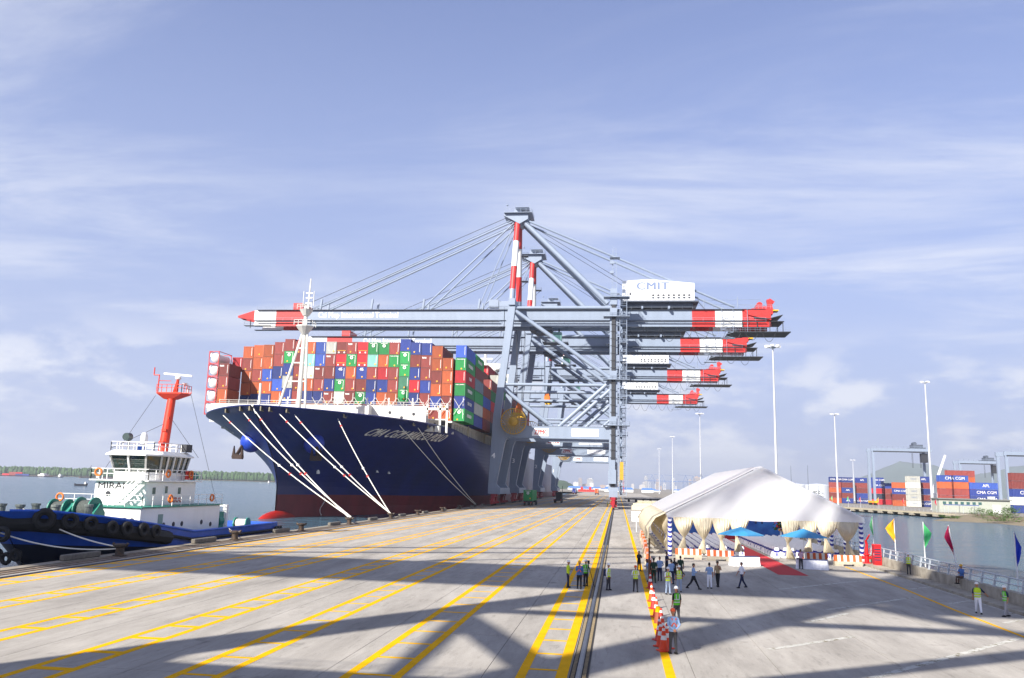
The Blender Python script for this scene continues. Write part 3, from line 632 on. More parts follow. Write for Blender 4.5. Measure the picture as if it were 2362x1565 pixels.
def container(k, loc, label, group, size=40, mark='', rz=0., side_text=None, scale=None, plain=False):
    o = inst('shipping_container', CME[size], None, loc, rz, [CM[k, random.randrange(3)], None])
    tag(o, label, 'container', group)
    if scale: o.scale = scale
    if not plain:
        if mark in ('tex', '45', 'K'):
            text({'K': 'K LINE'}.get(mark, mark), {'tex': .85, '45': 1.1, 'K': .7}[mark], CWHT, o, (-.55 if mark == 'tex' else 0, -.02, 2.65 if mark == 'tex' else 2.5), '-y', bold=.04)
        elif mark == 'e':
            text('EVERGREEN', .34, CWHT, o, (0, -.02, 2.9), '-y', bold=.012); inst('emblem', disc_me, o, (0, 0, 2.3)); inst('emblem', dot_me, o, (0, 0, 2.3))
        elif mark == 'y':
            b = MB(); b.b2((-1.15, -.03, .85), (1.15, -.008, .95)); b.build('stripe', PLAC, o)
            for x in (-.75, .75): inst('placard', plac_me['w'], o, (x, 0, .4))
        elif mark == 'g': text('CHINA SHIPPING', .3, CWHT, o, (0, -.02, 2.85), '-y', bold=.012)
        if mark != 'y':
            if random.random() < .75: inst('placard', plac_me['y'], o, (random.choice((.2, .7, -.4)), 0, random.choice((.4, .7, .55))))
            if random.random() < .8: inst('marking', bar_me, o, (.98, 0, 1.75))
        if side_text: text(side_text, 1.25, CWHT, o, (CW/2+.02, CL*.5, 1.7), '+x', bold=.05)
    return o
# ================================================================ CONTAINER SHIP
SCX, SHB = -72.3, 30.8
HBLUE = mat('hull_blue', (10, 30, 104), .38, var=.18, scale=.12, streak=4., spec=.6); HRED = mat('hull_red', (118, 24, 32), .5, var=.2, scale=.2, streak=3.)
SHW = mat('ship_white', (214, 212, 204), .5, var=.08, scale=.5, streak=4.); RUST = mat('rust', (66, 48, 40), .85, var=.3, scale=3); ROPE = mat('rope_white', (226, 222, 208), .8, var=.1, scale=10)
ZT0, ZWL = 20.4, WZ
def ztop(y):
    pts = [(150, 20.5), (157, 20.4), (165, 20.3), (175, 20.2), (190, 20.1), (205, 19.8), (218, 19.2), (232, 18.7), (700, 18.7)]
    for (a, b), (c, d) in zip(pts, pts[1:]):
        if y <= c: return b+(d-b)*max(0, (y-a))/(c-a)
    return 18.7
def hull_par(v):          # v 0 at the waterline (or below), 1 at the bulwark
    v = max(0., min(1., v)); w = v**1.7
    ys = 171.3-(171.3-156)*max(0, (v-.3)/.7)**1.5
    return ys, 122+(58-122)*w, 1.5+.3*w, 1.0+(.7-1.0)*w
def hull_b(y, v):
    ys, Ln, p, q = hull_par(v); s = (y-ys)/Ln
    if s <= 0: return -1.
    if s >= 1: return SHB
    return SHB*(1-(1-s)**p)**q
def hull_z(y, v): return ZWL+(ztop(y)-ZWL)*v
def hit_hull(px, py):
    r = ray(px, py); t = 120/r.y
    while t < 400/r.y:
        p = CAMPOS+r*t; v = (p.z-ZWL)/(ztop(p.y)-ZWL)
        if v < 1.0 and abs(p.x-SCX) < hull_b(p.y, v): return p
        t += .1/r.y
    return CAMPOS+r*(180/r.y)
SHIP = thing('container_ship', 'huge dark blue container ship with red waterline moored under the cranes', 'ship', (0, 0, 0))
def zl(v): return v
vs_ = [-.35, -.12, 0, .1, (2.9-ZWL)/(ZT0-ZWL)] + [.3+.7*i/14 for i in range(15)]
VSPLIT = vs_[4]
m = MB()
NY = 56
for side in (1, -1):
    rings = []
    for v in vs_:
        ys, Ln, p, q = hull_par(v); rg = []
        for i in range(NY):
            s = (i/(NY-10))**2.0 if i < NY-9 else None
            y = ys+Ln*min(s, 1) if s is not None else ys+Ln+(612-ys-Ln)*((i-(NY-10))/9)
            b = max(0.12, hull_b(y, v)) if y < 560 else SHB*(1-.35*((y-560)/52)**2)
            z = hull_z(y, v) if v >= 0 else ZWL+v*22
            if v < 0: b *= .96
            rg.append(V(SCX+side*b, y, z))
        rings.append(rg)
    for a in range(len(rings)-1):
        m.mi = 1 if a < 4 else 0
        m.loft([rings[a], rings[a+1]], False)
hull = m.build('hull', [HBLUE, HRED], SHIP, smooth=60)
# main deck and transom
m = MB()
ysd = [156+64*(i/30)**2 for i in range(31)]+[260, 400, 560, 611]
rg = [[V(SCX-max(.02, hull_b(y, .93)*.98), y, ztop(y)-1.4), V(SCX+max(.02, hull_b(y, .93)*.98), y, ztop(y)-1.4)] for y in ysd]; m.loft(rg, False)
m.quad(V(SCX-SHB*.66, 611.5, -6), V(SCX+SHB*.66, 611.5, -6), V(SCX+SHB*.66, 611.5, 18.7), V(SCX-SHB*.66, 611.5, 18.7))
m.build('deck', mat('ship_deck', (120, 96, 84), .8, var=.15), SHIP)
# bulwark cap rail
for side in (1, -1):
    m = MB(); m.path([V(SCX+side*max(.1, hull_b(y, 1)), y, ztop(y)+.05) for y in [156.05+64*(i/24)**2 for i in range(25)]], .16, 5); m.build('bulwark_cap', HBLUE, SHIP)
# bulbous bow
m = MB(); rings = []
for i in range(15):
    t = i/14; y = 162.5+30*t; r = 3.1*math.sqrt(max(.0, 1-(1-min(t*2.6, 1))**2))+.05
    rings.append([V(SCX+math.cos(a)*r*.8, y, -3.5+math.sin(a)*r*.95+.3*t) for a in [2*math.pi*k/16 for k in range(16)]])
m.loft(rings, True, True); m.build('bulbous_bow', mat('bulb_red', (168, 34, 26), .45, var=.1, scale=.4), SHIP, smooth=True)
# draught marks and bow thruster symbols on the flare
for px, py in ((868, 1088), (895, 1091)):
    p = hit_hull(px, py); m = MB()
    for a in (0, 1, 2, 3): m.box((p.x+.18, p.y+(a % 2)*.8, p.z+(a//2)*.8), (.3, .5, .5))
    m.build('thruster_mark', CWHT, SHIP)
p = hit_hull(733, 1089); m = MB(); m.box((p.x+.1, p.y, p.z), (.4, 1., .9)); m.build('bulb_mark', CWHT, SHIP)
m = MB()
for i in range(16):
    p = hit_hull(744+5*math.sin(i*.4)-i*.2, 1140+i*3.2); m.box((p.x+.1, p.y, p.z), (.25, .12, .18))
m.build('draught_marks', CWHT, SHIP)
# ship name on both bows
def hull_text(s, ya, yb, za, zb, side, name='lettering', shear=.25):
    me = text_mesh(s, 1., .035, .0, None, shear, 1.15).copy(); me.materials.clear(); me.materials.append(CWHT)
    xs = [q.co.x for q in me.vertices]; zs = [q.co.y for q in me.vertices]; x0, x1, z0, z1 = min(xs), max(xs), min(zs), max(zs)
    vm = ((za[0]+za[1])/2-ZWL)/(19.6-ZWL); arc = [0.]
    for i in range(100):
        ya_, yb_ = ya+(yb-ya)*i/100, ya+(yb-ya)*(i+1)/100; arc.append(arc[-1]+math.hypot(yb_-ya_, hull_b(yb_, vm)-hull_b(ya_, vm)))
    def u_of(a):
        a *= arc[-1]; i = max(j for j in range(100) if arc[j] <= a+1e-9); return (i+(a-arc[i])/(arc[i+1]-arc[i]))/100
    for q in me.vertices:
        u = (q.co.x-x0)/(x1-x0); w = (q.co.y-z0)/(z1-z0)
        u = u_of(min(1, max(0, 1-u if side < 0 else u)))
        y = ya+(yb-ya)*u; zb_ = za[0]+(za[1]-za[0])*u; hgt = zb[0]+(zb[1]-zb[0])*u; z = zb_+hgt*w
        v = (z-ZWL)/(ztop(y)-ZWL); q.co = (SCX+side*(hull_b(y, v)+.14+q.co.z*5), y, z)
    o = inst(name, me, SHIP); return o
a0, a1 = hit_hull(834, 1005), hit_hull(1014, 1020)
b0, b1 = hit_hull(834, 986), hit_hull(1014, 1001)
hull_text('CMA CGM MARCO POLO', a0.y, a1.y, (a0.z, a1.z), (b0.z-a0.z, b1.z-a1.z), 1)
hull_text('CMA CGM MARCO POLO', a0.y, a1.y, (a0.z, a1.z), (b0.z-a0.z, b1.z-a1.z), -1)
# anchors in their bolsters
BOLS = mat('bolster_blue', (30, 64, 170), .35, var=.06)
for px, py, sd in ((720, 1023, 1), (552, 1019, -1)):
    p = hit_hull(px, py)
    if sd < 0: p = Vector((2*SCX-hit_hull(720, 1023).x, hit_hull(720, 1023).y, hit_hull(720, 1023).z))
    m = MB(); m.ball((p.x+sd*.5, p.y-.3, p.z), (2.3, 2.3, 2.3), 16, 10); bo_ = m.build('anchor_bolster', BOLS, SHIP, smooth=True)
    m = MB(); x = p.x+sd*2.1; y = p.y-1.9; z = p.z-1.9
    m.beam((x-sd*.6, y+.4, z+1.6), (x+sd*.5, y-.9, z-1.5), .55, .6); m.beam((x-1.1, y-.9, z-1.4), (x+1.1, y-.9, z-1.4), .9, 1.0)
    m.prism([(x-1.3, z-1.6), (x-.5, z-1.6), (x-.95, z+.9)], y-1.2, y-.7, 'y'); m.prism([(x+1.3, z-1.6), (x+.5, z-1.6), (x+.95, z+.9)], y-1.2, y-.7, 'y')
    m.build('anchor', RUST, bo_)
# white breakwater wall with openings
WY = 197.0
def wseg(x0, x1, y0, y1, zt, name='breakwater'):
    m = MB(); n = V(y1-y0, -(x1-x0), 0).normalized()*.2
    m.add([V(x0, y0, 19.9), V(x1, y1, 18.2), V(x1, y1, zt), V(x0, y0, zt), V(x0, y0, 19.9)+n*-1, V(x1, y1, 18.2)+n*-1, V(x1, y1, zt)-n, V(x0, y0, zt)-n], [(0,1,2,3),(5,4,7,6),(3,2,6,7),(0,4,5,1),(0,3,7,4),(1,5,6,2)])
    return m.build(name, SHW, SHIP)
bw = wseg(-102.3, -46.5, WY, WY, 24.6)
m = MB()
for x, z in ((-94.5, 23.2), (-87, 22.9), (-79, 22.4), (-62, 22.3), (-55.6, 22.9), (-52.6, 21.7), (-49.6, 22.6), (-58.6, 21.6), (-66, 21.6)): m.lathe([(.38, WY-.06), (.38, WY-.01)], (x, 0, z), 10, 'y')
m.build('porthole', CDK, bw)
m = MB(); m.b2((-63.7, WY-1.6, 19), (-60.9, WY-.02, 24.2)); m.b2((-60.5, WY-3, 19), (-60.1, WY-.02, 24.4)); m.build('breakwater_buttress', SHW, bw)
m = MB(); rails(m, [(-100, WY, 24.3), (-47.2, WY, 24.3)], 1.2, 2.4, .09); m.build('handrail', SHW, bw)
m = MB(); [m.beam((x, WY+.1, 24.3), (x, WY+.1, 26.5), .3) for x in (-82, -69, -61.5, -56, -50)]; m.build('lashing_post', SHW, bw)
# open lashing frame at the port end of the wall
m = MB()
for x in (-46.9, -43.6, -41.9):
    m.beam((x, 200, 18.3), (x, 200, 25.4), .5, .5)
m.beam((-47, 200, 24.2), (-41.7, 200, 24.2), .5, .6); m.beam((-47, 200, 21.6), (-41.7, 200, 21.6), .25, .3); rails(m, [(-47, 199.8, 24.4), (-41.7, 199.8, 24.4)], 1.2, 1.3, .09); m.b2((-46.5, 196, 18.4), (-44.6, 198.5, 20.2)); m.b2((-44.2, 197, 18.4), (-43.1, 198.3, 19.8)); m.build('lashing_frame', SHW, SHIP)
for yb in (228.5, 257.5, 286.5, 315, 344):
    m = MB()
    for x in (-46.9, -44.2, -41.7): m.beam((x, yb, 18.7), (x, yb, 28.5), .45, .5)
    for z in (21.9, 25, 28.4): m.beam((-47, yb, z), (-41.5, yb, z), .35, .4)
    m.build('lashing_bridge', mat('lashing_cream', (196, 190, 168), .6, var=.1), SHIP)
for i in range(52):
    m = MB(); y = 209+i*3.6; m.b2((SCX+SHB-1.0, y, 18.6), (SCX+SHB-.5, y+.7, 21.7)); m.build('deck_pillar', SHW, SHIP)
m = MB(); m.b2((SCX+SHB-1.4, 206, 21.3), (SCX+SHB-.3, 400, 21.75)); m.build('hatch_side', SHW, SHIP)
m = MB(); m.b2((SCX-SHB+.6, 204, 18.7), (SCX+SHB-1.6, 400, 21.75)); m.build('hatch_coaming', mat('coaming_dark', (70, 66, 64), .8), SHIP)
for (xx, px_) in ((0, 515), (0, 560), (0, 583), (0, 603), (0, 633), (0, 672), (0, 778), (0, 920), (0, 962)):
    p = gnd(px_, {515: 948, 560: 946, 583: 946, 603: 946, 633: 949, 672: 951, 778: 960, 920: 977, 962: 982}[px_], 19.7); y = max(157, p.y)
    yb = None
    best = min([(abs((SCX+sd*hull_b(yy, .98))-p.x)+abs(yy-p.y), yy, sd) for sd in (1, -1) for yy in [156.5+k*.4 for k in range(180)]])
    _, yy, sd = best; x = SCX+sd*(hull_b(yy, .975)+.12); z = hull_z(yy, .965)
    m = MB(); m.box((x, yy, z+.25), (.22, 1.8, .9)); m.box((x+.1*sd, yy-.1, z+.1), (.55, 1.1, .8)) if 0 else None; f_ = m.build('fairlead', mat('fairlead_steel', (146, 136, 112), .7, var=.25, scale=2), SHIP)
    m = MB(); m.box((x+.03*sd, yy, z+.2), (.24, .9, .5)); m.build('opening', CDK, f_)
# foremast on the forecastle
FM = MB(); fx, fy = SCX, 180.
FM.tube((fx, fy, 18.4), (fx+.3, fy, 46), .58, .42, n=10); FM.tube((fx-5.6, fy, 19), (fx-.2, fy, 39.6), .32, n=8); FM.tube((fx+1.7, fy, 19), (fx+.9, fy, 40), .3, n=8)
for z in (24, 28.3, 32.6, 36): FM.beam((fx-5.6+5.4*(z-19)/20.6, fy, z), (fx+1.2, fy, z), .28)
fm = FM.build('foremast', SHW, SHIP, smooth=True)
m = MB(); m.lathe([(.6, 39.2), (2.0, 41.0), (2.0, 41.2)], (fx+.2, fy, 0), 12); rails(m, [(fx-1.8, fy-1.6, 41.2), (fx+2.2, fy-1.6, 41.2), (fx+2.2, fy+1.6, 41.2)], 1.2, 1, .1); m.lathe([(.7, 43.6), (1.6, 45)], (fx+.3, fy, 0), 10); rails(m, [(fx-1.4, fy-1.4, 45), (fx+2, fy-1.4, 45)], 1.1, .8, .09)
m.tube((fx+.7, fy, 45), (fx+.9, fy, 52.5), .28, .14); [m.box((fx+.8, fy, z), (1.6, .3, .3)) for z in (46.6, 47.9, 49)]; [m.tube((fx+x, fy, 46), (fx+x, fy, 49.5), .1) for x in (-.6, 1.9)]; m.build('mast_platform', SHW, fm)
# forecastle fittings
m = MB()
for x, y in ((-79, 176), (-84, 182), (-62, 178), (-66, 172), (-56, 188), (-88, 188)): m.lathe([(.8, -1.2), (.8, 1.2)], (x, y, 20.4), 10, 'x'); m.b2((x-1.6, y-1, 19), (x+1.6, y+1, 19.9))
m.build('winch', SHW, SHIP)
m = MB(); m.tube((-80.8, 178, 19), (-80.8, 178, 27.5), .28); m.build('deck_post', SHW, SHIP)
# accommodation block
m = MB(); m.b2((SCX-26, 332, 18.7), (SCX+26, 344, 47)); m.b2((SCX-29, 330, 47), (SCX+30, 346, 50.5)); m.b2((SCX-10, 334, 50.5), (SCX+22, 342, 53)); m.tube((SCX+17, 338, 53), (SCX+17, 338, 62), .9, .4); m.box((SCX+17, 338, 58), (6, .6, .6)); m.b2((SCX+8, 334, 53), (SCX+24, 342, 55.5)); ac = m.build('accommodation', SHW, SHIP)
for z in (48.4,):
    for k in range(14): m = MB(); m.box((SCX-26+k*4, 329.97, z), (2.6, .1, 1.6)); m.build('window', GLASS, ac)
# ---- containers: the face behind the breakwater, columns from starboard, top tier first
FY = 207.2; X0 = -99.7; PX = 2.87; TH = 3.3
cols = ['O.B.O.O.N.N.', 'O.O.B.O.N.N.', 'O.O.L.O.N.N.', 'B.B.N.L.O.N.', 'B.GeN.W.N.L.', 'B.B.B.B.B.B.', 'O.T.W.O.N.B.', 'L.L.BtB.N.O.', 'W.BtB.N.BtN.', 'ByRyN4GeW.B.', 'BtGeO.B.BtN.', 'RyRyN4B.GeB.', 'GeT.B.N.N.O.', 'GeO.R.N.O.B.', 'B.GgB.B.O.N.', 'N.GeGeD.GeN.', 'N.B.N.R.N.B.', 'N.BtB.N.B.O.', 'O.O.B.O.N.B.', '..O.O.O.B.O.', 'L.GgR.GgN.Ge']
offs = [-1.3, -.5, -.3, .6, 1.4, .8, .7, .7, .7, .7, .7, .7, .6, .6, .6, 1.5, .6, .5, -.6, -.3, -.2]
ORD = ['first', 'second', 'third', 'fourth', 'fifth', 'sixth', 'seventh', 'eighth', 'ninth', 'tenth', 'eleventh', 'twelfth', 'thirteenth', 'fourteenth', 'fifteenth', 'sixteenth', 'seventeenth', 'eighteenth', 'nineteenth', 'twentieth', 'twenty-first']
TIER = ['top', 'second highest', 'third highest', 'fourth highest', 'fifth highest', 'bottom']
BASE = 21.85
MK = {'t': 'tex', 'e': 'e', 'y': 'y', '4': '45', 'g': 'g', '.': ''}
for c, (cs, of) in enumerate(zip(cols, offs)):
    for t in range(6):
        k, mk = cs[2*t], cs[2*t+1]
        if k == '.': continue
        x = X0+PX*(c+.5)+(.55 if c == 20 else 0)
        container(k, (x, FY+(.12 if c % 2 else 0), BASE+max(0, of)*.999+(5-t)*TH+min(0, of)*(0 if t == 5 else .5)), f'{PNAME[k]} container, {TIER[t]} tier, {ORD[c]} column from the tank stack, ship face', 'containers in the front face of the ship deck load', 40, MK[mk],
                  side_text={(17, 0): 'CMA CGM', (20, 1): 'EVERGREEN', (20, 3): 'EVERGREEN', (20, 4): 'CMA CGM', (20, 5): 'EVERGREEN', (20, 2): 'K LINE'}.get((c, t)))
# front bay on the starboard side: tank containers and one column of boxes
for t, k in enumerate(['B', 'B', 'O', 'O']):
    container(k, (-100.9, 199.6, BASE+.2+TH*(3-t)), f'{PNAME[k]} short container beside the tank containers, {TIER[t] if t < 3 else "lowest"} of its column', 'short column beside the tanks', 20, 'tex' if t == 0 else '')
container('R', (X0-PX*.5, FY, BASE+TH*3.9), 'red container end peeking over the short column beside the tanks', 'short column beside the tanks', 20, '')
TKW = mat('tank_white', (226, 226, 222), .35, var=.04)
m = MB(); W2 = CW/2-.06
for x in (-W2, W2):
    for z in (.08, CH-.08): m.beam((x, 0, z), (x, 6.9, z), .14)
    for y in (0, 6.9): m.beam((x, y, 0), (x, y, CH), .16)
for y in (0, 6.9):
    for z in (.08, CH-.08): m.beam((-W2, y, z), (W2, y, z), .14)
    for sx in (-1, 1):
        for sz in (0, 1): m.beam((sx*W2, y, .55 if sz == 0 else CH-.55), (sx*(W2-.5), y, .1 if sz == 0 else CH-.1), .1)
frame_me = m.mesh('tank_frame', CRED)
m = MB(); m.lathe([(.05, .02), (.7, .12), (1.18, .5), (1.22, .7), (1.22, 6.3), (1.18, 6.5), (.05, 6.85)], (.05, 0, CH/2), 22, 'y'); tank_me = m.mesh('tank', TKW, True)
m = MB(); m.box((-.98, .25, 2.3), (.4, .25, 1.1)); tbox_me = m.mesh('valve_box', CWHT)
m = MB(); m.torus((.05, .1, CH/2), .2, .05, 12, 5, Matrix.Rotation(R(90), 3, 'X')); ring_me = m.mesh('ring', CRED)
for t in range(5):
    z = BASE+.2+TH*(3.95-t); T = thing('tank_container', f'white cylindrical tank container in red frame, {TIER[t] if t < 4 else "lowest"} of the tank stack', 'tank container', (-103.75, 199.4, z), 0, 'tank containers stacked at the bow')
    inst('frame', frame_me, T); inst('tank', tank_me, T); inst('valve_box', tbox_me, T); inst('manhole', ring_me, T)
# port side bays further aft
random.seed(11)
seqs = 'GNWGSB BBOLBR NKBRGB WSRBNB BORBWG NBRGKB RBWNOB BNGBRO'.split()
for b, y0 in enumerate((222.0, 236.6, 251, 265.4, 280, 294.5, 309, 349.5)):
    for cc in (20, 19, 18):
        n = [6, 5, 5, 6, 6, 5, 5, 6][b]-(1 if b == 1 and cc == 20 else 0)+(1 if b > 1 and cc < 20 else 0)
        if b == 0 and cc < 20: n = 4
        for t in range(n):
            k = seqs[(b+cc) % 8][t % 6] if cc != 20 else seqs[b][(t+1) % 6]
            container(k, (X0+PX*(cc+.5)+(.55 if cc == 20 else 0), y0, BASE-.1+t*TH), f'{PNAME[k]} container, {ORD[t]} tier from deck, {["outer", "second", "third"][20-cc]} quayside column, {ORD[b]} bay behind ship face', 'containers in the bays further aft on the ship', 40, '' if cc != 20 else '', side_text=random.choice([None, 'EVERGREEN', 'CMA CGM', None]) if cc == 20 and k in 'GN' else None)
# lashing rods over the lowest tier
for c in range(7, 21):
    x = X0+PX*c+(.55 if c == 20 else 0); m = MB()
    m.beam((x+.1, FY-.35, 23.5), (x+PX-.1, FY-.35, 27.5), .1); m.beam((x+PX-.1, FY-.45, 23.5), (x+.1, FY-.45, 27.5), .1); m.build('lashing_rod', SHW, SHIP)
# hawsers
random.seed(5)
def hawser(a, b, r, label, group=None, sag=1.0, flags=True):
    T = thing('mooring_hawser', label, 'rope', (0, 0, 0), 0, group); m = MB()
    pts = [a.lerp(b, k/24)-V(0, 0, sag*4*(k/24)*(1-k/24)) for k in range(25)]; m.path(pts, r, 6); m.build('rope', ROPE, T, smooth=True)
    if flags:
        for k in (2, 13, 15):
            q = pts[k]; m = MB(); m.box(q, (.32, .5, .4)); m.build('marker', CRED if k != 13 else CWHT, T)
    return T
def bul(px, py):
    c = []
    for sd in (1, -1):
        for k in range(300):
            yy = 156.4+k*.2
            if sd < 0 and yy > 166: break
            q = V(SCX+sd*(hull_b(yy, .96)+.3), yy, hull_z(yy, .945)); c.append((abs(prj(q)[0]-px), yy, q))
    return min(c, key=lambda t: t[0])[2]
B1, B2, B3 = V(-38, 116.5, .8), V(-38, 138.5, .8), V(-38, 222.5, .8)
names = ['outermost from the starboard bow', 'from the starboard side of the stem', 'nearest the stem']
for (px, py), lb in zip(((515, 950), (560, 948), (585, 948)), names): hawser(bul(px, py), B1+V(random.uniform(-.2, .2), random.uniform(-.3, .3), random.uniform(-.1, .3)), .09, f'white mooring hawser to the near roped bollard, {lb}', 'hawsers from the ship bow', .8)
for (px, py), lb in zip(((645, 952), (678, 955), (780, 964)), ('left of the foremast', 'right of the foremast', 'just forward of the ship name')): hawser(bul(px, py), B2+V(random.uniform(-.2, .2), random.uniform(-.3, .3), random.uniform(-.1, .3)), .09, f'white hawser to the second roped bollard, leaving the bulwark {lb}', 'hawsers from the ship bow', .6)
for (px, py), lb in zip(((922, 979), (964, 985)), ('crossing the ship name first word', 'crossing the ship name last word')): hawser(bul(px, py), B3+V(random.uniform(-.2, .2), 0, 0), .08, f'thin grey hawser to the bollard by the crane, {lb}', 'hawsers from the ship bow', .8, False)
# ================================================================ TUGBOAT
TB = mat('tug_blue', (36, 90, 196), .45, var=.15, scale=.5, streak=2.); TBD = mat('tug_black_blue', (16, 26, 52), .5, var=.2, scale=.5)
TW = mat('tug_white', (232, 232, 228), .4, var=.04, scale=.8, streak=4.); TG = mat('tug_green', (36, 132, 112), .5, var=.15, scale=2.); TR = mat('tug_red_orange', (214, 58, 30), .45, var=.08, scale=1.5)
LIFE = mat('lifebuoy_orange', (226, 120, 40), .6, var=.1); LETK = mat('letter_black', (30, 28, 36), .6, var=.02)
TX = -47.6; THB = 6.6
TUG = thing('tugboat', 'blue and white tugboat with red mast and black tyre fenders beside the quay', 'tugboat', (TX, 0, 0))
def tug_b(y, v):
    ys = 64.-4.6*max(0, v); L = 15-3*v
    s = (y-ys)/L
    if s <= 0: return 0.
    return THB*(.93+.07*v)*(1-(1-min(s, 1))**2.0)**(.8-.25*v) if y < 95 else THB*(.93+.07*v)*(1-.12*((y-95)/5)**2)
def tug_top(y): return 3.2 if y < 61 else (3.2-1.5*(y-61)/11 if y < 72 else 1.7-.8*min(1, (y-72)/6))
m = MB()
for sd in (1, -1):
    rings = []
    for v in (-.3, 0, .25, .5, .75, .92, 1):
        rg = []
        for i in range(34):
            ys = 64.-4.6*max(0, v); y = ys+(100-ys)*(i/33)**1.5
            z = WZ+v*(tug_top(y)-WZ) if v >= 0 else -3.4
            rg.append(V(sd*max(.05, tug_b(y, max(v, 0))), y, z))
        rings.append(rg)
    for a in range(6): m.mi = 1 if a < 3 else 0; m.loft([rings[a], rings[a+1]], False)
m.mi = 0; m.quad(V(-5.9, 99.98, -2.4), V(5.9, 99.98, -2.4), V(5.8, 99.98, .9), V(-5.8, 99.98, .9))
th = m.build('hull', [TB, TBD], TUG, smooth=50)
m = MB(); m.loft([[V(-max(.05, tug_b(y, .9)), y, tug_top(y)-1.0), V(max(.05, tug_b(y, .9)), y, tug_top(y)-1.0)] for y in [59.8+k*1.5 for k in range(27)]], False); m.build('deck', mat('tug_deck', (70, 96, 92), .8, var=.2), TUG)
for sd in (1, -1):
    m = MB(); m.path([V(sd*(tug_b(y, 1)), y, tug_top(y)+.03) for y in [59.6+k*1.3 for k in range(31)]], .13, 6); m.build('gunwale', TB, TUG)
    m = MB(); m.path([V(sd*(tug_b(y, .8)+.12), y, tug_top(y)-.75) for y in [72+k*2.8 for k in range(11)]], .16, 6); m.build('rubbing_strake', RUB, TUG)
# bow rubber and tyres
m = MB(); m.path([V((1 if k > 0 else -1)*tug_b(59.6+abs(k)*.75, .8)*1.02, 59.55+abs(k)*.75, tug_top(59.6+abs(k)*.75)-.95) for k in range(-18, 19)], .62, 8); m.build('bow_fender', RUB, TUG, smooth=True)
def tyre(x, y, z, rad, face):
    m = MB(); q = Vector(face).to_track_quat('Z', 'Y').to_matrix()
    m.torus((0, 0, 0), rad*.68, rad*.34, 20, 8, q)
    o = m.build('tyre', RUB, TUG, smooth=True); o.location = (x, y, z)
for px, py, r in ((115, 1197, .85), (170, 1202, .68), (215, 1208, .62), (262, 1218, .6), (293, 1220, .62), (330, 1222, .62), (358, 1226, .6)):
    best = min([(abs(prj((TX+tug_b(y, .8)+.6, y, tug_top(y)-.6))[0]-px), y) for y in [59.6+k*.1 for k in range(140)]]); y = best[1]
    d = V(tug_b(y+.2, .8)-tug_b(y-.2, .8), .4, 0); n = V(d.y, -d.x, 0).normalized(); p = V(tug_b(y, .8), y, 0)+n*.75
    tyre(p.x, p.y, aty(px, py, y).z, r, n)
for k in range(5): tyre(-1.8+k*.75, 59.0-(.5-abs(k-2)*.2), 1.5-(k % 2)*.9, .6, V(-.2+k*.1, -1, 0))
for k in range(3): tyre(-.6+k*.8, 60.9, -.2-(k % 2)*.3, .5, V(0, -1, 0))
for k in range(3): tyre(THB-.1, 98+k*.7, .1, .45, V(1, .2, 0))
# deckhouse
def house(name, pts, z0, z1, M=TW, par=TUG, bevel=.12):
    m = MB(); m.prism(pts, z0, z1, 'z'); return m.build(name, M, par, bevel=bevel)
lh = house('lower_deckhouse', [(-4.2, 72.5), (4.1, 72.5), (4.1, 88), (-4.2, 88)], .2, 3.2)
uh = house('upper_deckhouse', [(-3.1, 76), (2.3, 76), (2.3, 85.6), (-3.1, 85.6)], 3.22, 5.6)
m = MB(); m.b2((-3.5, 75.6, 5.6), (2.7, 86.2, 5.72)); m.build('bridge_deck', TW, TUG)
m = MB(); m.b2((-4.4, 72.3, 3.2), (4.3, 88.2, 3.3)); m.build('boat_deck', TG, TUG)
# wheelhouse with canted windows
w0 = [(-2.1, 77.4), (1.2, 77.4), (2.0, 78.6), (2.0, 83.6), (-2.9, 83.6), (-2.9, 78.6)]
w1 = [(-2.4, 76.9), (1.4, 76.9), (2.3, 78.3), (2.3, 83.8), (-3.2, 83.8), (-3.2, 78.3)]
m = MB(); m.loft([[V(*p, 5.72) for p in w0], [V(*p, 6.5) for p in w0]], True, True); wh = m.build('wheelhouse', TW, TUG)
m = MB(); m.loft([[V(p[0]*.97, p[1]+.05, 6.5) for p in w0], [V(p[0]*.97, p[1]+.05, 8.1) for p in w1]], True, True); m.build('window_band', mat('tug_glass', (46, 60, 56), .06, var=.2, spec=.8), wh)
for i in range(6):
    a, b = w0[i], w0[(i+1) % 6]; c, d = w1[i], w1[(i+1) % 6]
    for t in ([0, 1] if (Vector(a)-Vector(b)).length < 2 else ([0, .5, 1] if i != 2 else [0, .22, .44, .66, .85, 1])):
        p = Vector(a).lerp(Vector(b), t); q = Vector(c).lerp(Vector(d), t); m = MB(); m.beam((p.x, p.y, 6.5), (q.x, q.y, 8.1), .17); m.build('mullion', TW, wh)
m = MB(); m.loft([[V(p[0]*1.12-.02, (p[1]-80)*1.1+80, 8.1) for p in w1], [V(p[0]*1.12-.02, (p[1]-80)*1.1+80, 8.24) for p in w1], [V(p[0]*.95, (p[1]-80)*.9+80, 8.62) for p in w1]], True, True); rf = m.build('roof', TW, wh)
m = MB(); rails(m, [(-2.6, 77.2, 8.6), (2, 77.2, 8.6), (2, 83.4, 8.6), (-2.8, 83.4, 8.6), (-2.6, 77.2, 8.6)], .85, .9, .06); m.build('handrail', TW, rf)
m = MB(); m.lathe([(.38, -.5), (.42, .1), (.36, .16)], (-1.2, 77.8, 9.95), 14, 'y'); m.tube((-1.2, 77.9, 8.6), (-1.2, 77.9, 9.6), .1); m.build('searchlight', mat('lamp_dark', (70, 84, 82), .35, .3), rf)
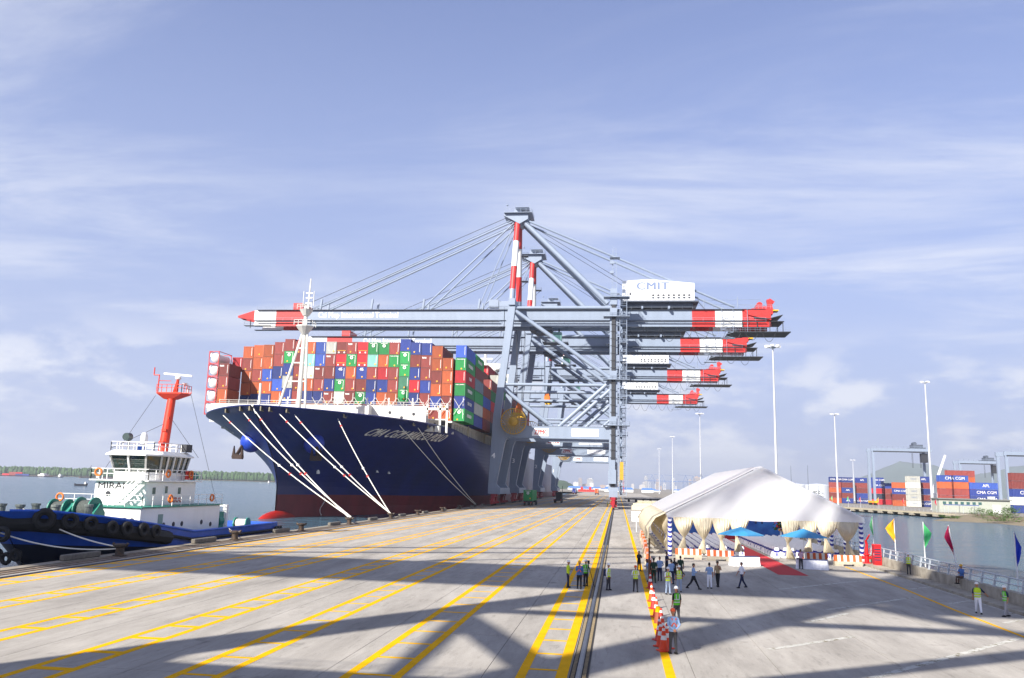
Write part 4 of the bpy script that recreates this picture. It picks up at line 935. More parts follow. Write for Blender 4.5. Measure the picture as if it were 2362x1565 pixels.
m = MB(); m.lathe([(.3, 9.3), (.34, 9.4), (.34, 10.1), (.22, 10.4), (.02, 10.48)], (.1, 78.4, 0), 14); m.tube((.1, 78.4, 8.6), (.1, 78.4, 9.4), .09); m.build('radome', TW, rf, True)
m = MB(); m.box((2.2, 83, 9.1), (.7, 1.2, .8)); m.build('loudhailer_box', CDK, rf); m = MB(); m.box((-.5, 79, 8.95), (.7, .5, .5)); m.build('tarpaulin', mat('tarp_blue', (50, 100, 190), .7), rf)
# red mast
m = MB(); m.tube((0.45, 81.5, 8.5), (0.6, 82.0, 14.4), .5, .42, n=14); mast = m.build('mast', TR, TUG, smooth=True)
m = MB(); m.loft([[V(.4+a*.5, 82.1+b*.5, 14.2) for a, b in ((-1,-1),(1,-1),(1,1),(-1,1))], [V(.7+a*1.4, 82.1+b*1., 14.75) for a, b in ((-1,-1),(1,-1),(1,1),(-1,1))], [V(.7+a*1.4, 82.1+b*1., 14.88) for a, b in ((-1,-1),(1,-1),(1,1),(-1,1))]], True, True); rails(m, [(-.7, 81.1, 14.9), (2.1, 81.1, 14.9), (2.1, 83.1, 14.9)], .8, .5, .05); m.tube((-.6, 81.2, 14.8), (-.6, 81.2, 16.7), .06); m.tube((-1.2, 81.2, 16.7), (-.6, 81.2, 16.7), .06); m.tube((-1.2, 81.2, 16.7), (-1.2, 81.2, 17.5), .06); m.beam((-.6, 81.2, 16.1), (.6, 81.5, 16.1), .06); m.tube((.9, 82, 14.8), (1.1, 82, 16.3), .3, .14); m.tube((2, 81.2, 14.8), (3.2, 81.2, 14.8), .05); m.build('mast_platform', TR, mast)
m = MB(); m.lathe([(.22, 16.3), (.3, 16.4), (.3, 16.6), (.15, 16.7)], (1.1, 82, 0), 12); m.beam((-.5, 81.9, 16.95), (2.6, 82.1, 16.72), .14, .2); m.tube((1.1, 82, 16.6), (1.1, 82, 16.85), .08); m.build('radar', TW, mast)
for z in (12.2, 10.9, 9.6): m = MB(); m.box((.2+z*.03, 80.9+(z-8.5)*.2, z), (.5, .5, .25)); m.build('lamp_bracket', TR, mast)
m = MB(); m.tube((2, 82.5, 14.9), (2, 82.5, 15.9), .05); m.lathe([(.05, 15.6), (.28, 15.95)], (1.8, 82.2, 0), 10); m.build('antenna', TW, mast)
for a, b in (((.9, 82, 12), (-2.6, 77.3, 8.8)), ((.9, 82, 12), (2.6, 85, 8.2)), ((3.1, 81.2, 14.8), (3.6, 88, 3.4)), ((-.8, 81.2, 14.5), (-2.8, 76, 5.8))): m = MB(); m.tube(a, b, .022, n=4); m.build('stay_wire', CDK, mast)
# rails, stairs, doors, portholes
m = MB(); rails(m, [(-3.4, 75.7, 5.72), (-3.4, 75.7, 5.72), (2.6, 75.7, 5.72), (2.6, 86, 5.72)], 1.05, 1.2, .06); rails(m, [(-3.4, 75.7, 5.72), (-3.4, 86, 5.72)], 1.05, 1.2, .06); m.build('bridge_rail', TW, TUG)
m = MB(); rails(m, [(-4.3, 72.4, 3.3), (4.2, 72.4, 3.3), (4.2, 88, 3.3)], 1.05, 1.6, .05); m.build('deck_rail', TW, TUG)
m = MB(); a, b = V(-.3, 75.2, 3.3), V(2.1, 75.2, 5.7)
for s in (-.35, .35): m.beam(a+V(0, s, 0), b+V(0, s, 0), .06, .22); m.beam(a+V(0, s, .9), b+V(0, s, .9), .05)
for k in range(9): q = a.lerp(b, k/8); m.box(q, (.26, .7, .05))
m.build('stair', TW, TUG)
def hole(x, y, z, par, face='x', r=.2):
    m = MB(); m.lathe([(r*1.25, 0), (r*1.25, .03), (r, .05), (.01, .05)], (0, 0, 0), 12, face); o = m.build('porthole', CDK, par); o.location = (x, y, z)
for y, z in ((75, 1.5), (76.6, 1.5), (78.4, 1.5), (80, 1.5), (84, 1.5), (86, 1.2)): hole(4.1, y, z, lh)
for x in (.2, 3.3):
    m = MB(); m.lathe([(.28, 0), (.28, -.05)], (x, 72.5, 2.0), 12, 'y'); m.build('porthole', CDK, lh)
for y in (77.4, 82.2): m = MB(); m.box((2.31, y, 4.7), (.06, .5, .65)); m.build('window', GLASS, uh)
for y in (79.6,): m = MB(); m.box((2.31, y, 4.4), (.06, .75, 1.7)); d_ = m.build('door', TW, uh); m = MB(); m.box((2.35, y, 4.8), (.04, .45, .7)); m.build('window', GLASS, d_)
m = MB(); m.box((4.12, 77.6+3.8-5.5, 1.6), (.06, .8, 1.9)); m.build('door', mat('door_green', (120, 150, 140), .5), lh)
m = MB(); m.lathe([(.26, 0), (.26, -.04)], (-1.6, 76, 4.35), 12, 'y'); m.build('porthole', CDK, uh)
def buoy(x, y, z, face):
    m = MB(); m.torus((0, 0, 0), .34, .09, 16, 6, Vector(face).to_track_quat('Z', 'Y').to_matrix()); o = m.build('lifebuoy', LIFE, TUG, smooth=True); o.location = (x, y, z)
for x, y, z, f in ((2.75, 79, 6.4, (1, 0, 0)), (2.75, 83.5, 6.4, (1, 0, 0)), (-2.6, 75.6, 6.4, (0, -1, 0)), (4.35, 77, 4.0, (1, 0, 0)), (4.35, 85.4, 4.0, (1, 0, 0)), (-4, 72.3, 4.0, (0, -1, 0))): buoy(x, y, z, f)
m = MB(); m.box((2.55, 83.5, 6.3), (.12, 1.5, .9)); m.build('fire_panel', CRED, TUG)
m = MB(); m.lathe([(.35, 84.6), (.4, 84.8), (.4, 85.9), (.35, 86.1)], (1.9, 0, 6.2), 12, 'y'); m.build('life_raft', TG, TUG)
text('MIRAI', .85, LETK, TUG, (-1.35, 75.97, 5.12), '-y', bold=.0, width=2.7)
text('MIRAI', .75, LETR, TUG, (2.34, 79.6+2.0, 3.75), '+x', bold=.0, width=2.2)
# foredeck winches and bitts
for x, y, r in ((.6, 69.8, 1.15), (-1.4, 69, .95)):
    m = MB(); m.lathe([(r, -.75), (r, -.65), (.5, -.62), (.5, .62), (r, .65), (r, .75)], (x, y, 3.0), 20, 'x'); w_ = m.build('winch_drum', TG, TUG)
    m = MB(); m.lathe([(r*.75, -.6), (r*.75, .6)], (x, y, 3.0), 16, 'x'); m.build('coiled_rope', mat('rope_grey', (84, 90, 86), .9, var=.3, scale=12), w_)
    m = MB(); m.prism([(y-.8, 1.2), (y+.8, 1.2), (y+.8, 2.8), (y, 3.6), (y-.8, 2.8)], x+.78, x+1.2, 'x'); m.build('winch_gearbox', TG, w_)
for x, y in ((-2.8, 63.5), (-.6, 62.8), (1.4, 64.4), (-1.6, 66), (2.6, 67)):
    m = MB(); m.lathe([(.3, 1.4), (.3, 3.4), (.38, 3.42), (.38, 3.6), (.02, 3.62)], (x, y, 0), 12); m.build('bitt', mat('bitt_grey', (120, 128, 122), .6, var=.2), TUG)
# aft gear
for x, y, z, s in ((2.0, 90.5, 1.2, 1), (3.2, 89.4, .8, .8), (1.0, 92, .9, .8)):
    m = MB(); m.b2((x-.5*s, y-.6, .1), (x+.5*s, y+.6, z+1.6)); m.lathe([(.75*s, y-.5), (.75*s, y+.5)], (x, 0, z+.6), 14, 'y'); m.build('aft_winch', TG, TUG)
m = MB(); m.tube((2.8, 92, .2), (2.8, 92, 3.1), .32); m.tube((1.2, 92, .2), (1.2, 92, 3.0), .12); m.beam((1, 92, 3), (3, 92, 3), .2); m.build('tow_post', TW, TUG)
m = MB(); m.lathe([(.55, -.6), (.55, .6)], (3.0, 96, .8), 14, 'x'); m.build('rope_reel', ROPE, TUG); 
for s in (-.75, .75): m = MB(); m.lathe([(.75, -.06), (.75, .06)], (3.0+s, 96, .8), 14, 'x'); m.build('reel_flange', TG, TUG)
def line(a, b, r, label, sag=.3): return hawser(Vector(a), Vector(b), r, label, 'mooring lines of the tug', sag, False)
line((TX-.6, 62.8, 3.4), (-38, 61, .7), .055, 'pale rope from the tug foredeck bitts down to the near black bollard', .5)
line((TX-1.0, 59.0, 2.2), (-38, 61, .6), .055, 'pale rope from the tug bow tyres to the near black bollard', .7)
line((TX+4.5, 88.5, 1.2), (-38, 80.5, .7), .04, 'thin rope from the tug side to the bollard beside its deckhouse', .1)
# ================================================================ EVENT TENT AND FURNITURE
TENT = mat('tent_white', (236, 236, 236), .6, var=.02, scale=.5); DRAPE = mat('drape_cream', (226, 216, 190), .8, var=.08, scale=2.)
SASH = mat('sash_blue', (34, 44, 150), .7, var=.1); CLOTH = mat('cloth_white', (240, 241, 247), .8, var=.04)
translucent(TENT, (248, 248, 248), .55); translucent(DRAPE, (230, 215, 180), .3)
YF, YB, XL_, XR_ = 81.0, 119.0, 4.9, 22.2
XC = 13.4; EZ, AZ_ = 3.95, 8.5
TE = thing('event_tent', 'large white gabled marquee tent with cream tied drapes and striped posts', 'tent', (0, 0, 0))
# roof skin: bays along the ridge, slightly sagging between rafters
m = MB(); NB = 7
rings = []
for j in range(NB*4+1):
    y = YF+(YB-YF)*j/(NB*4); sag = .07*math.sin(math.pi*(j % 4)/4)
    prof = []
    for i in range(13):
        t = i/12
        if t <= .5: u = t*2; x = XL_-.35+(XC-XL_+.35)*u; z = EZ+.05+(AZ_-EZ)*u
        else: u = (1-t)*2; x = XR_+.35-(XR_+.35-XC)*u; z = EZ+.05+(AZ_-EZ)*u
        prof.append(V(x, y, z-sag*math.sin(math.pi*(1-abs(2*t-1)))*1.3-(sag*.3)))
    rings.append(prof)
m.loft(rings, False); rf = m.build('roof', TENT, TE, smooth=60)

# front gable skin with cloth wrinkles
m = MB(); NX, NZ = 40, 12; rows = []
random.seed(3)
for k in range(NZ+1):
    r = []
    for i in range(NX+1):
        u = i/NX; x = XL_-.3+(XR_-XL_+.6)*u; top = EZ+(AZ_-EZ)*(1-abs(x-XC)/(XC-XL_+.3 if x < XC else XR_+.3-XC)); top = max(top, EZ)
        z0 = EZ-.42-.12*math.sin(u*math.pi*3)**2; z = z0+(top-z0)*k/NZ
        w = .10*math.sin(x*2.1+z*1.5)*math.sin(math.pi*u)+.06*math.sin(x*4.3-z*2.2)+.2*math.sin(math.pi*k/NZ)*math.sin(math.pi*u)
        r.append(V(x, YF-.06-w*.28, z))
    rows.append(r)
m.loft(rows, False); g = m.build('front_gable', TENT, TE, smooth=80)
m = MB(); rows = [[V(x, YB, EZ-.3), V(x, YB, max(EZ, EZ+(AZ_-EZ)*(1-abs(x-XC)/(XC-XL_+.3))))] for x in [XL_+(XR_-XL_)*k/20 for k in range(21)]]; m.loft(rows, False); m.build('rear_gable', TENT, TE)
# aluminium rafters and ridge
for j in range(NB+1):
    y = YF+(YB-YF)*j/NB+(.1 if j == 0 else 0); m = MB(); m.beam((XL_, y, EZ-.12), (XC, y, AZ_-.22), .12, .16); m.beam((XC, y, AZ_-.22), (XR_, y, EZ-.12), .12, .16); m.build('rafter', STEEL, TE)
# striped posts wound with blue and white cloth
def post(x, y):
    m = MB(); n = 9
    for k in range(n):
        z0, z1 = EZ*k/n, EZ*(k+1)/n
        a = []
        for i in range(10):
            t = 2*math.pi*i/10; dz = .12*math.sin(t)
            a.append((t, dz))
        for half in (0, 1):
            za, zb = z0+(z1-z0)*.5*half, z0+(z1-z0)*.5*(half+1); m.mi = half
            ra = [V(x+math.cos(t)*.2, y+math.sin(t)*.2, max(0.0, min(EZ, za+dz*(k+half > 0)))) for t, dz in a]; rb = [V(x+math.cos(t)*.2, y+math.sin(t)*.2, min(EZ, zb+dz)) for t, dz in a]; m.loft([ra, rb], True)
    m.build('post', [SASH, CLOTH], TE)
for j in range(NB+1):
    for x in (XL_, XR_): post(x, YF+(YB-YF)*j/NB+.15)
# tied drapes
def drape(x0, x1, y, z1, tie, zt, zb, plane='y', bottom=.75):
    """cloth hung from z1 between x0..x1, gathered at (tie, zt), fanning out to zb"""
    m = MB(); rows = []; n = 18
    for k in range(25):
        t = k/24; r = []
        z = z1+(zb-z1)*t; tk = (z1-zt)/(z1-zb)
        if t < tk: w = 1-(t/tk)**1.7*.9; c = (x0+x1)/2*(1-(t/tk)**1.5)+tie*(t/tk)**1.5
        else: q = (t-tk)/(1-tk); w = .1+q*bottom*.55; c = tie+.25*q*(1 if tie < (x0+x1)/2 else -1)
        bulge = .55*math.sin(math.pi*min(1, t/tk))**1.2 if t < tk else .25*math.sin(math.pi*(t-tk)/(1-tk))
        for i in range(n+1):
            u = i/n-.5; x = c+u*(x1-x0)*w; fold = .05*math.sin(i*2.4+t*3)*(.4+w)
            r.append((x, y-bulge*(1-(2*u)**2)-fold, z))
        rows.append([V(*p) if plane == 'y' else V(p[1], p[0], p[2]) for p in r])
    m.loft(rows, False); o = m.build('drape', DRAPE, TE, smooth=80); q = o.modifiers.new('t', 'SOLIDIFY'); q.thickness = .02
DY = YF-.05; DZ = EZ-.35
for a, b, tie, zt, zb in ((5.2, 7.1, 6.2, 1.75, .5), (7.0, 8.9, 8.0, 1.6, .3), (8.8, 10.6, 9.6, 1.6, .25), (10.4, 12.2, 11.0, 1.95, .6), (15.1, 16.8, 15.6, 1.5, .1), (16.6, 18.4, 17.6, 1.9, .8), (18.2, 20.2, 19.0, 2.0, .75), (19.9, 22.0, 20.9, 1.8, .3)): drape(a, b, DY, DZ, tie, zt, zb)
for j in range(NB):
    y0 = YF+(YB-YF)*j/NB
    drape(y0+.3, y0+5.2, -(XL_-.2) if 0 else XL_-.15, DZ+.1, y0+2.7, 1.7, .35, 'x', .6)
# side awning bulging out on the left
m = MB(); rows = []
for j in range(22):
    y = YF+1+(YB-YF-2)*j/21; w = .18*math.sin(j*1.7)
    rows.append([V(XL_-.3, y, EZ), V(XL_-1.3+w, y, EZ-.5+w*.4), V(XL_-2.0+w, y, EZ-1.5+w), V(XL_-1.9-w, y, EZ-2.6-w), V(XL_-1.3, y, EZ-3.1-w*1.5)])
m.loft(rows, False); o = m.build('side_awning', DRAPE, TE, smooth=80); q = o.modifiers.new('t', 'SOLIDIFY'); q.thickness = .03
# stage backdrop
BLUE = mat('backdrop_blue', (24, 70, 160), .6, var=.35, scale=.4, two=(60, 130, 210))
bd = thing('stage_backdrop', 'blue printed stage backdrop with a crane picture at the back of the tent', 'backdrop', (0, 0, 0))
m = MB(); m.b2((7.0, 114, 0), (21.8, 114.2, 4.7)); m.build('panel', BLUE, bd)
m = MB(); m.b2((7.2, 112, 0), (21.7, 113.9, .5)); m.build('stage', mat('stage_red', (150, 20, 40), .8), bd)
m = MB(); m.box((18, 113.96, 3.0), (.25, .04, 2.0)); m.box((18.8, 113.96, 3.0), (.2, .04, 2.0)); m.beam((16.8, 113.96, 3.9), (20.6, 113.96, 3.9), .04, .2); m.beam((18, 113.96, 3.0), (19.6, 113.96, 3.8), .04, .14); m.build('crane_picture', mat('picture_navy', (20, 36, 90), .6), bd)
m = MB(); m.b2((4.7, 117, .1), (22, 117.2, 3.6)); 
for cx in (8.4, 20.6):
    t = thing('flower_stand', f'tall flower arrangement {"left" if cx < 12 else "right"} of the blue stage backdrop'.replace('left of', 'beside the chairs by').replace('right of', 'beside the water side of'), 'flowers', (cx, 111, 0), 0)
    m = MB(); m.lathe([(.3, 0), (.12, .1), (.1, 1.4), (.3, 1.6)], (0, 0, 0), 10); m.build('stand', CLOTH, t)
    random.seed(int(cx)); m = MB()
    for k in range(60): m.ball((random.gauss(0, .4), random.gauss(0, .3), 2.0+random.gauss(0, .35)), random.uniform(.08, .16), 6, 4); m.mi = random.choice((0, 0, 1, 2))
    m.build('blossoms', [mat('leaf_dark', (40, 80, 34), .7), mat('bloom_red', (190, 40, 50), .7), mat('bloom_yellow', (220, 180, 60), .7)], t)
# chairs
def chair_meshes():
    m = MB(); m.loft([[V(-.25, -.26, 0), V(.25, -.26, 0), V(.25, .26, 0), V(-.25, .26, 0)], [V(-.22, -.22, .46), V(.22, -.22, .46), V(.22, .22, .46), V(-.22, .22, .46)]], True, True); a = m.mesh('seat_cover', CLOTH)
    m = MB(); m.loft([[V(-.24, -.27, 0), V(.24, -.27, 0), V(.24, -.2, 0), V(-.24, -.2, 0)], [V(-.22, -.25, .47), V(.22, -.25, .47), V(.22, -.18, .47), V(-.22, -.18, .47)], [V(-.21, -.27, .85), V(.21, -.27, .85), V(.21, -.2, .85), V(-.21, -.2, .85)], [V(-.13, -.27, .97), V(.13, -.27, .97), V(.13, -.21, .97), V(-.13, -.21, .97)]], True, True); b = m.mesh('back_cover', CLOTH)
    m = MB(); m.b2((-.235, -.29, .55), (.235, -.165, .68)); m.add([V(0, -.3, .62), V(-.2, -.34, .74), V(-.2, -.34, .5)], [(0, 1, 2)]); m.add([V(0, -.3, .62), V(.2, -.34, .5), V(.2, -.34, .74)], [(0, 1, 2)]); m.add([V(-.02, -.3, .6), V(-.14, -.33, .22), V(-.03, -.33, .2)], [(0, 1, 2)]); m.add([V(.02, -.3, .6), V(.03, -.33, .2), V(.14, -.33, .22)], [(0, 1, 2)]); c = m.mesh('sash', SASH)
    return a, b, c
cs, cb_, csash = chair_meshes(); random.seed(21)
for blk, xs in (('left', [6.3+.78*i for i in range(8)]), ('right', [15.0+.78*i for i in range(8)])):
    for r in range(18):
        y = 83.4+r*1.38
        for i, x in enumerate(xs):
            T = thing('banquet_chair', f'white chair with blue sash, {ORD[r]} row from entrance, {ORD[7-i if blk == "left" else i]} from aisle, {"crane rail" if blk == "left" else "water side"} block', 'chair', (x+random.uniform(-.03, .03), y+random.uniform(-.04, .04), .003), random.uniform(-.06, .06), 'covered chairs in rows under the tent')
            inst('seat_cover', cs, T); inst('back_cover', cb_, T); inst('sash', csash, T)
# red carpet
m = MB(); m.b2((12.1, 66.6, .004), (14.3, 112, .012)); tag(m.build('red_carpet', mat('carpet_red', (178, 16, 34), .9, var=.1, scale=4, bump=.3)), 'long red carpet running up the tent aisle from the entrance', 'carpet')
# entrance tables with pleated skirts
def table(x, y, w, label, rz=0):
    t = thing('skirted_table', label, 'table', (x, y, .003), rz, 'white skirted tables at the tent entrance')
    m = MB(); n = 64; rings = [[], []]
    for i in range(n):
        a = i/n*4; s = int(a); u = a-s; px_, py_ = [(-w/2+w*u, -.4), (w/2, -.4+.8*u), (w/2-w*u, .4), (-w/2, .4-.8*u)][s]; f = 1+.04*(1 if i % 2 else -1)
        rings[0].append(V(px_*f*1.02, py_*f*1.06, 0)); rings[1].append(V(px_, py_, .74))
    m.loft(rings, True); m.build('skirt', CLOTH, t); m = MB(); m.b2((-w/2-.02, -.42, .742), (w/2+.02, .42, .765)); m.build('table_top', mat('table_navy', (60, 70, 110), .8), t)
table(10.6, 73.4, 2.4, 'skirted table beside the red carpet on the crane rail side', .35); table(15.9, 72.6, 2.4, 'skirted table beside the red carpet on the water side', -.3)
# parasols
def parasol(x, y, label):
    t = thing('parasol', label, 'parasol', (x, y, 0), .2, 'blue parasols at the tent entrance'); n = 8; h = 2.75; R_ = 2.15
    m = MB(); top = V(0, 0, h+.28); e = [V(math.cos(k*math.pi/4)*R_, math.sin(k*math.pi/4)*R_, h-.42) for k in range(8)]
    for k in range(8):
        a, b = e[k], e[(k+1) % 8]; mid = (a+b)/2*.98+V(0, 0, .04); m.add([top, a, mid, b], [(0, 1, 2), (0, 2, 3)])
    m.build('canopy', mat('parasol_blue', (48, 132, 178), .7, var=.06), t); m = MB(); m.tube((0, 0, 0), (0, 0, h+.4), .03); m.build('pole', CWH, t)
    for k in range(8): m = MB(); m.tube((0, 0, h+.2), e[k]*.98+V(0, 0, -.02), .012, n=4); m.build('rib', STEEL, t)
    m = MB(); m.lathe([(.32, 0), (.32, .1), (.06, .14)], n=12); m.build('base', CDK, t)
parasol(10.9, 77.4, 'blue parasol over the entrance table on the crane rail side'); parasol(16.3, 77.4, 'blue parasol over the entrance table on the water side')
# traffic barriers
BW = mat('barrier_white', (226, 222, 214), .7, var=.08, scale=3); BO = mat('barrier_orange', (206, 96, 44), .7, var=.12, scale=3); BC = mat('barrier_concrete', (176, 166, 146), .85, var=.15, scale=3)
def barrier(x, y, rz, label, L_=2.2):
    t = thing('striped_barrier', label, 'barrier', (x, y, 0), rz, 'striped traffic barriers'); m = MB()
    for s in (-.8, .8): m.b2((s-.35, -.3, 0), (s+.35, .3, .16))
    m.prism([(-.3, .16), (.3, .16), (.24, .38), (-.24, .38)], -L_/2, L_/2, 'x'); m.build('concrete_foot', BC, t)
    n = 9
    for k in range(n):
        x0 = -L_/2+L_*k/n; m = MB(); m.prism([(-.2, .382), (.2, .382), (.13, .9), (-.13, .9)], x0, x0+L_/n-.004, 'x'); m.build('stripe_block', BO if k % 2 == 0 else BW, t)
bl = ['in front of the tent by the crane rail corner post', 'in front of the tent left chair block', 'in front of the tent right chair block', 'at the tent corner beside the red fire monitor']
for (px, py), lb in zip(((1588, 1288), (1662, 1292), (1878, 1298), (1956, 1304)), bl):
    p = gnd(px, py+2); barrier(p.x, p.y, .02, 'red and white striped barrier '+lb, 2.3)
# line of barriers running along the tent's left side
for k in range(9):
    y = 59.5+k*6.2; x = 2.35+.09*k
    barrier(x, y, R(90)+random.uniform(-.08, .08), f'orange and white barrier in the line along the yellow line, {ORD[k]} from the cones', 2.2)
# cones
COR = mat('cone_orange', (232, 70, 22), .55, var=.08); CRD = mat('cone_red', (198, 40, 36), .55, var=.1)
def cone(x, y, label, M_=COR, h=.95):
    t = thing('traffic_cone', label, 'cone', (x, y, .007), random.uniform(0, 1), 'traffic cones along the yellow line'); m = MB(); m.b2((-.23, -.23, 0), (.23, .23, .05)); m.build('base', M_, t, bevel=.02)
    def r(z): return .19-.155*z/h
    
    for a_, b_ in ((.051/h, .45), (.62, .8), (.9, 1)): m = MB(); m.lathe([(r(h*a_), h*a_), (r(h*b_), h*b_)], n=16); m.build('cone_body', M_, t, smooth=True)
    m = MB(); m.lathe([(r(h*.45), h*.45), (r(h*.62), h*.62)], n=16); m.build('reflective_band', CWHT, t, smooth=True); m = MB(); m.lathe([(r(h*.8), h*.8), (r(h*.9), h*.9)], n=16); m.build('reflective_band', CWHT, t, smooth=True)
cl_ = [(1531, 1503, 'largest orange cone beside the worker with blue sleeves', COR), (1538, 1497, 'orange cone tucked behind the largest cone', COR), (1524, 1492, 'orange cone left behind the largest cone', COR), (1521, 1478, 'red cone third back in the cluster', CRD), (1528, 1470, 'orange cone fourth back in the cluster', COR), (1525, 1455, 'red cone at the far end of the cluster', CRD), (1514, 1424, 'orange cone alone between the two workers', COR), (1508, 1405, 'red banded cone next after the lone cone', CRD), (1503, 1388, 'orange cone beside the tilted barrier', COR), (1500, 1358, 'small red cone near the green-uniformed man', CRD)]
for px, py, lb, M_ in cl_: p = gnd(px, py); cone(p.x, p.y, lb, M_, .95)
p = gnd(1518, 1438); t = thing('traffic_bollard', 'short brown and yellow warning post standing among the cones', 'bollard', (p.x, p.y, .007)); m = MB(); m.lathe([(.2, 0), (.14, .5)], n=12); m.build('body', mat('post_brown', (140, 70, 40), .6), t); m = MB(); m.lathe([(.14, .5), (.1, .75)], n=12); m.build('top_band', YEL, t)
p = gnd(1516, 1378); 
# wooden pole standing in the crowd
p = gnd(1497, 1345); m = MB(); m.tube((0, 0, 0), (.03, 0, 2.9), .06, .055); o = m.build('wooden_pole', mat('wood_pole', (120, 84, 56), .8, var=.2), None); o.location = (p.x, p.y, 0); tag(o, 'brown wooden pole standing upright among the waiting people', 'pole')
# ================================================================ PEOPLE
SKIN = mat('skin', (176, 122, 92), .55, var=.05); HAIR = mat('hair_black', (24, 20, 20), .5, var=.2)
CLO = {}
def cloth(n, c): 
    if n not in CLO: CLO[n] = mat('cloth_'+n, c, .85, var=.1, scale=9, bump=.25, bscale=30)
    return CLO[n]
HIVIS = cloth('hivis', (198, 226, 30)); HIG = cloth('hivis_green', (104, 206, 50)); REFL = mat('reflective_tape', (200, 204, 204), .35, var=.05); HVO = cloth('hivis_orange', (232, 96, 60))
WHT = cloth('white', (216, 218, 222)); BLK_ = cloth('black', (26, 26, 32)); LBL = cloth('light_blue', (150, 178, 216)); DGR = cloth('dark_grey', (62, 62, 66)); NVY = cloth('navy', (30, 38, 72)); KHK = cloth('khaki', (176, 150, 112)); GRN = cloth('army_green', (32, 62, 46)); PNK = cloth('pink_stripe', (206, 168, 184)); LGY = cloth('light_grey', (160, 160, 166)); BLU = cloth('work_blue', (70, 112, 176)); SHOE = cloth('shoe', (24, 22, 22)); RED_ = cloth('red', (168, 36, 48)); BRN = cloth('brown', (96, 70, 56)); JEA = cloth('pale_jeans', (150, 166, 190))
def limb(mb, pts, n=8):
    """tapered limb through (point, rx, ry) stations"""
    rings = []
    P_ = [Vector(p[0]) for p in pts]
    for i, (p, rx, ry) in enumerate(pts):
        d = (P_[min(i+1, len(P_)-1)]-P_[max(i-1, 0)]).normalized()
        u = V(0, 1, 0) if abs(d.y) < .8 else V(0, 0, 1)
        sx = u.cross(d).normalized() if abs(d.y) < .8 else V(1, 0, 0); sy = d.cross(sx).normalized()
        rings.append([Vector(p)+sx*math.cos(2*math.pi*k/n)*rx+sy*math.sin(2*math.pi*k/n)*ry for k in range(n)])
    mb.loft(rings, True, True)
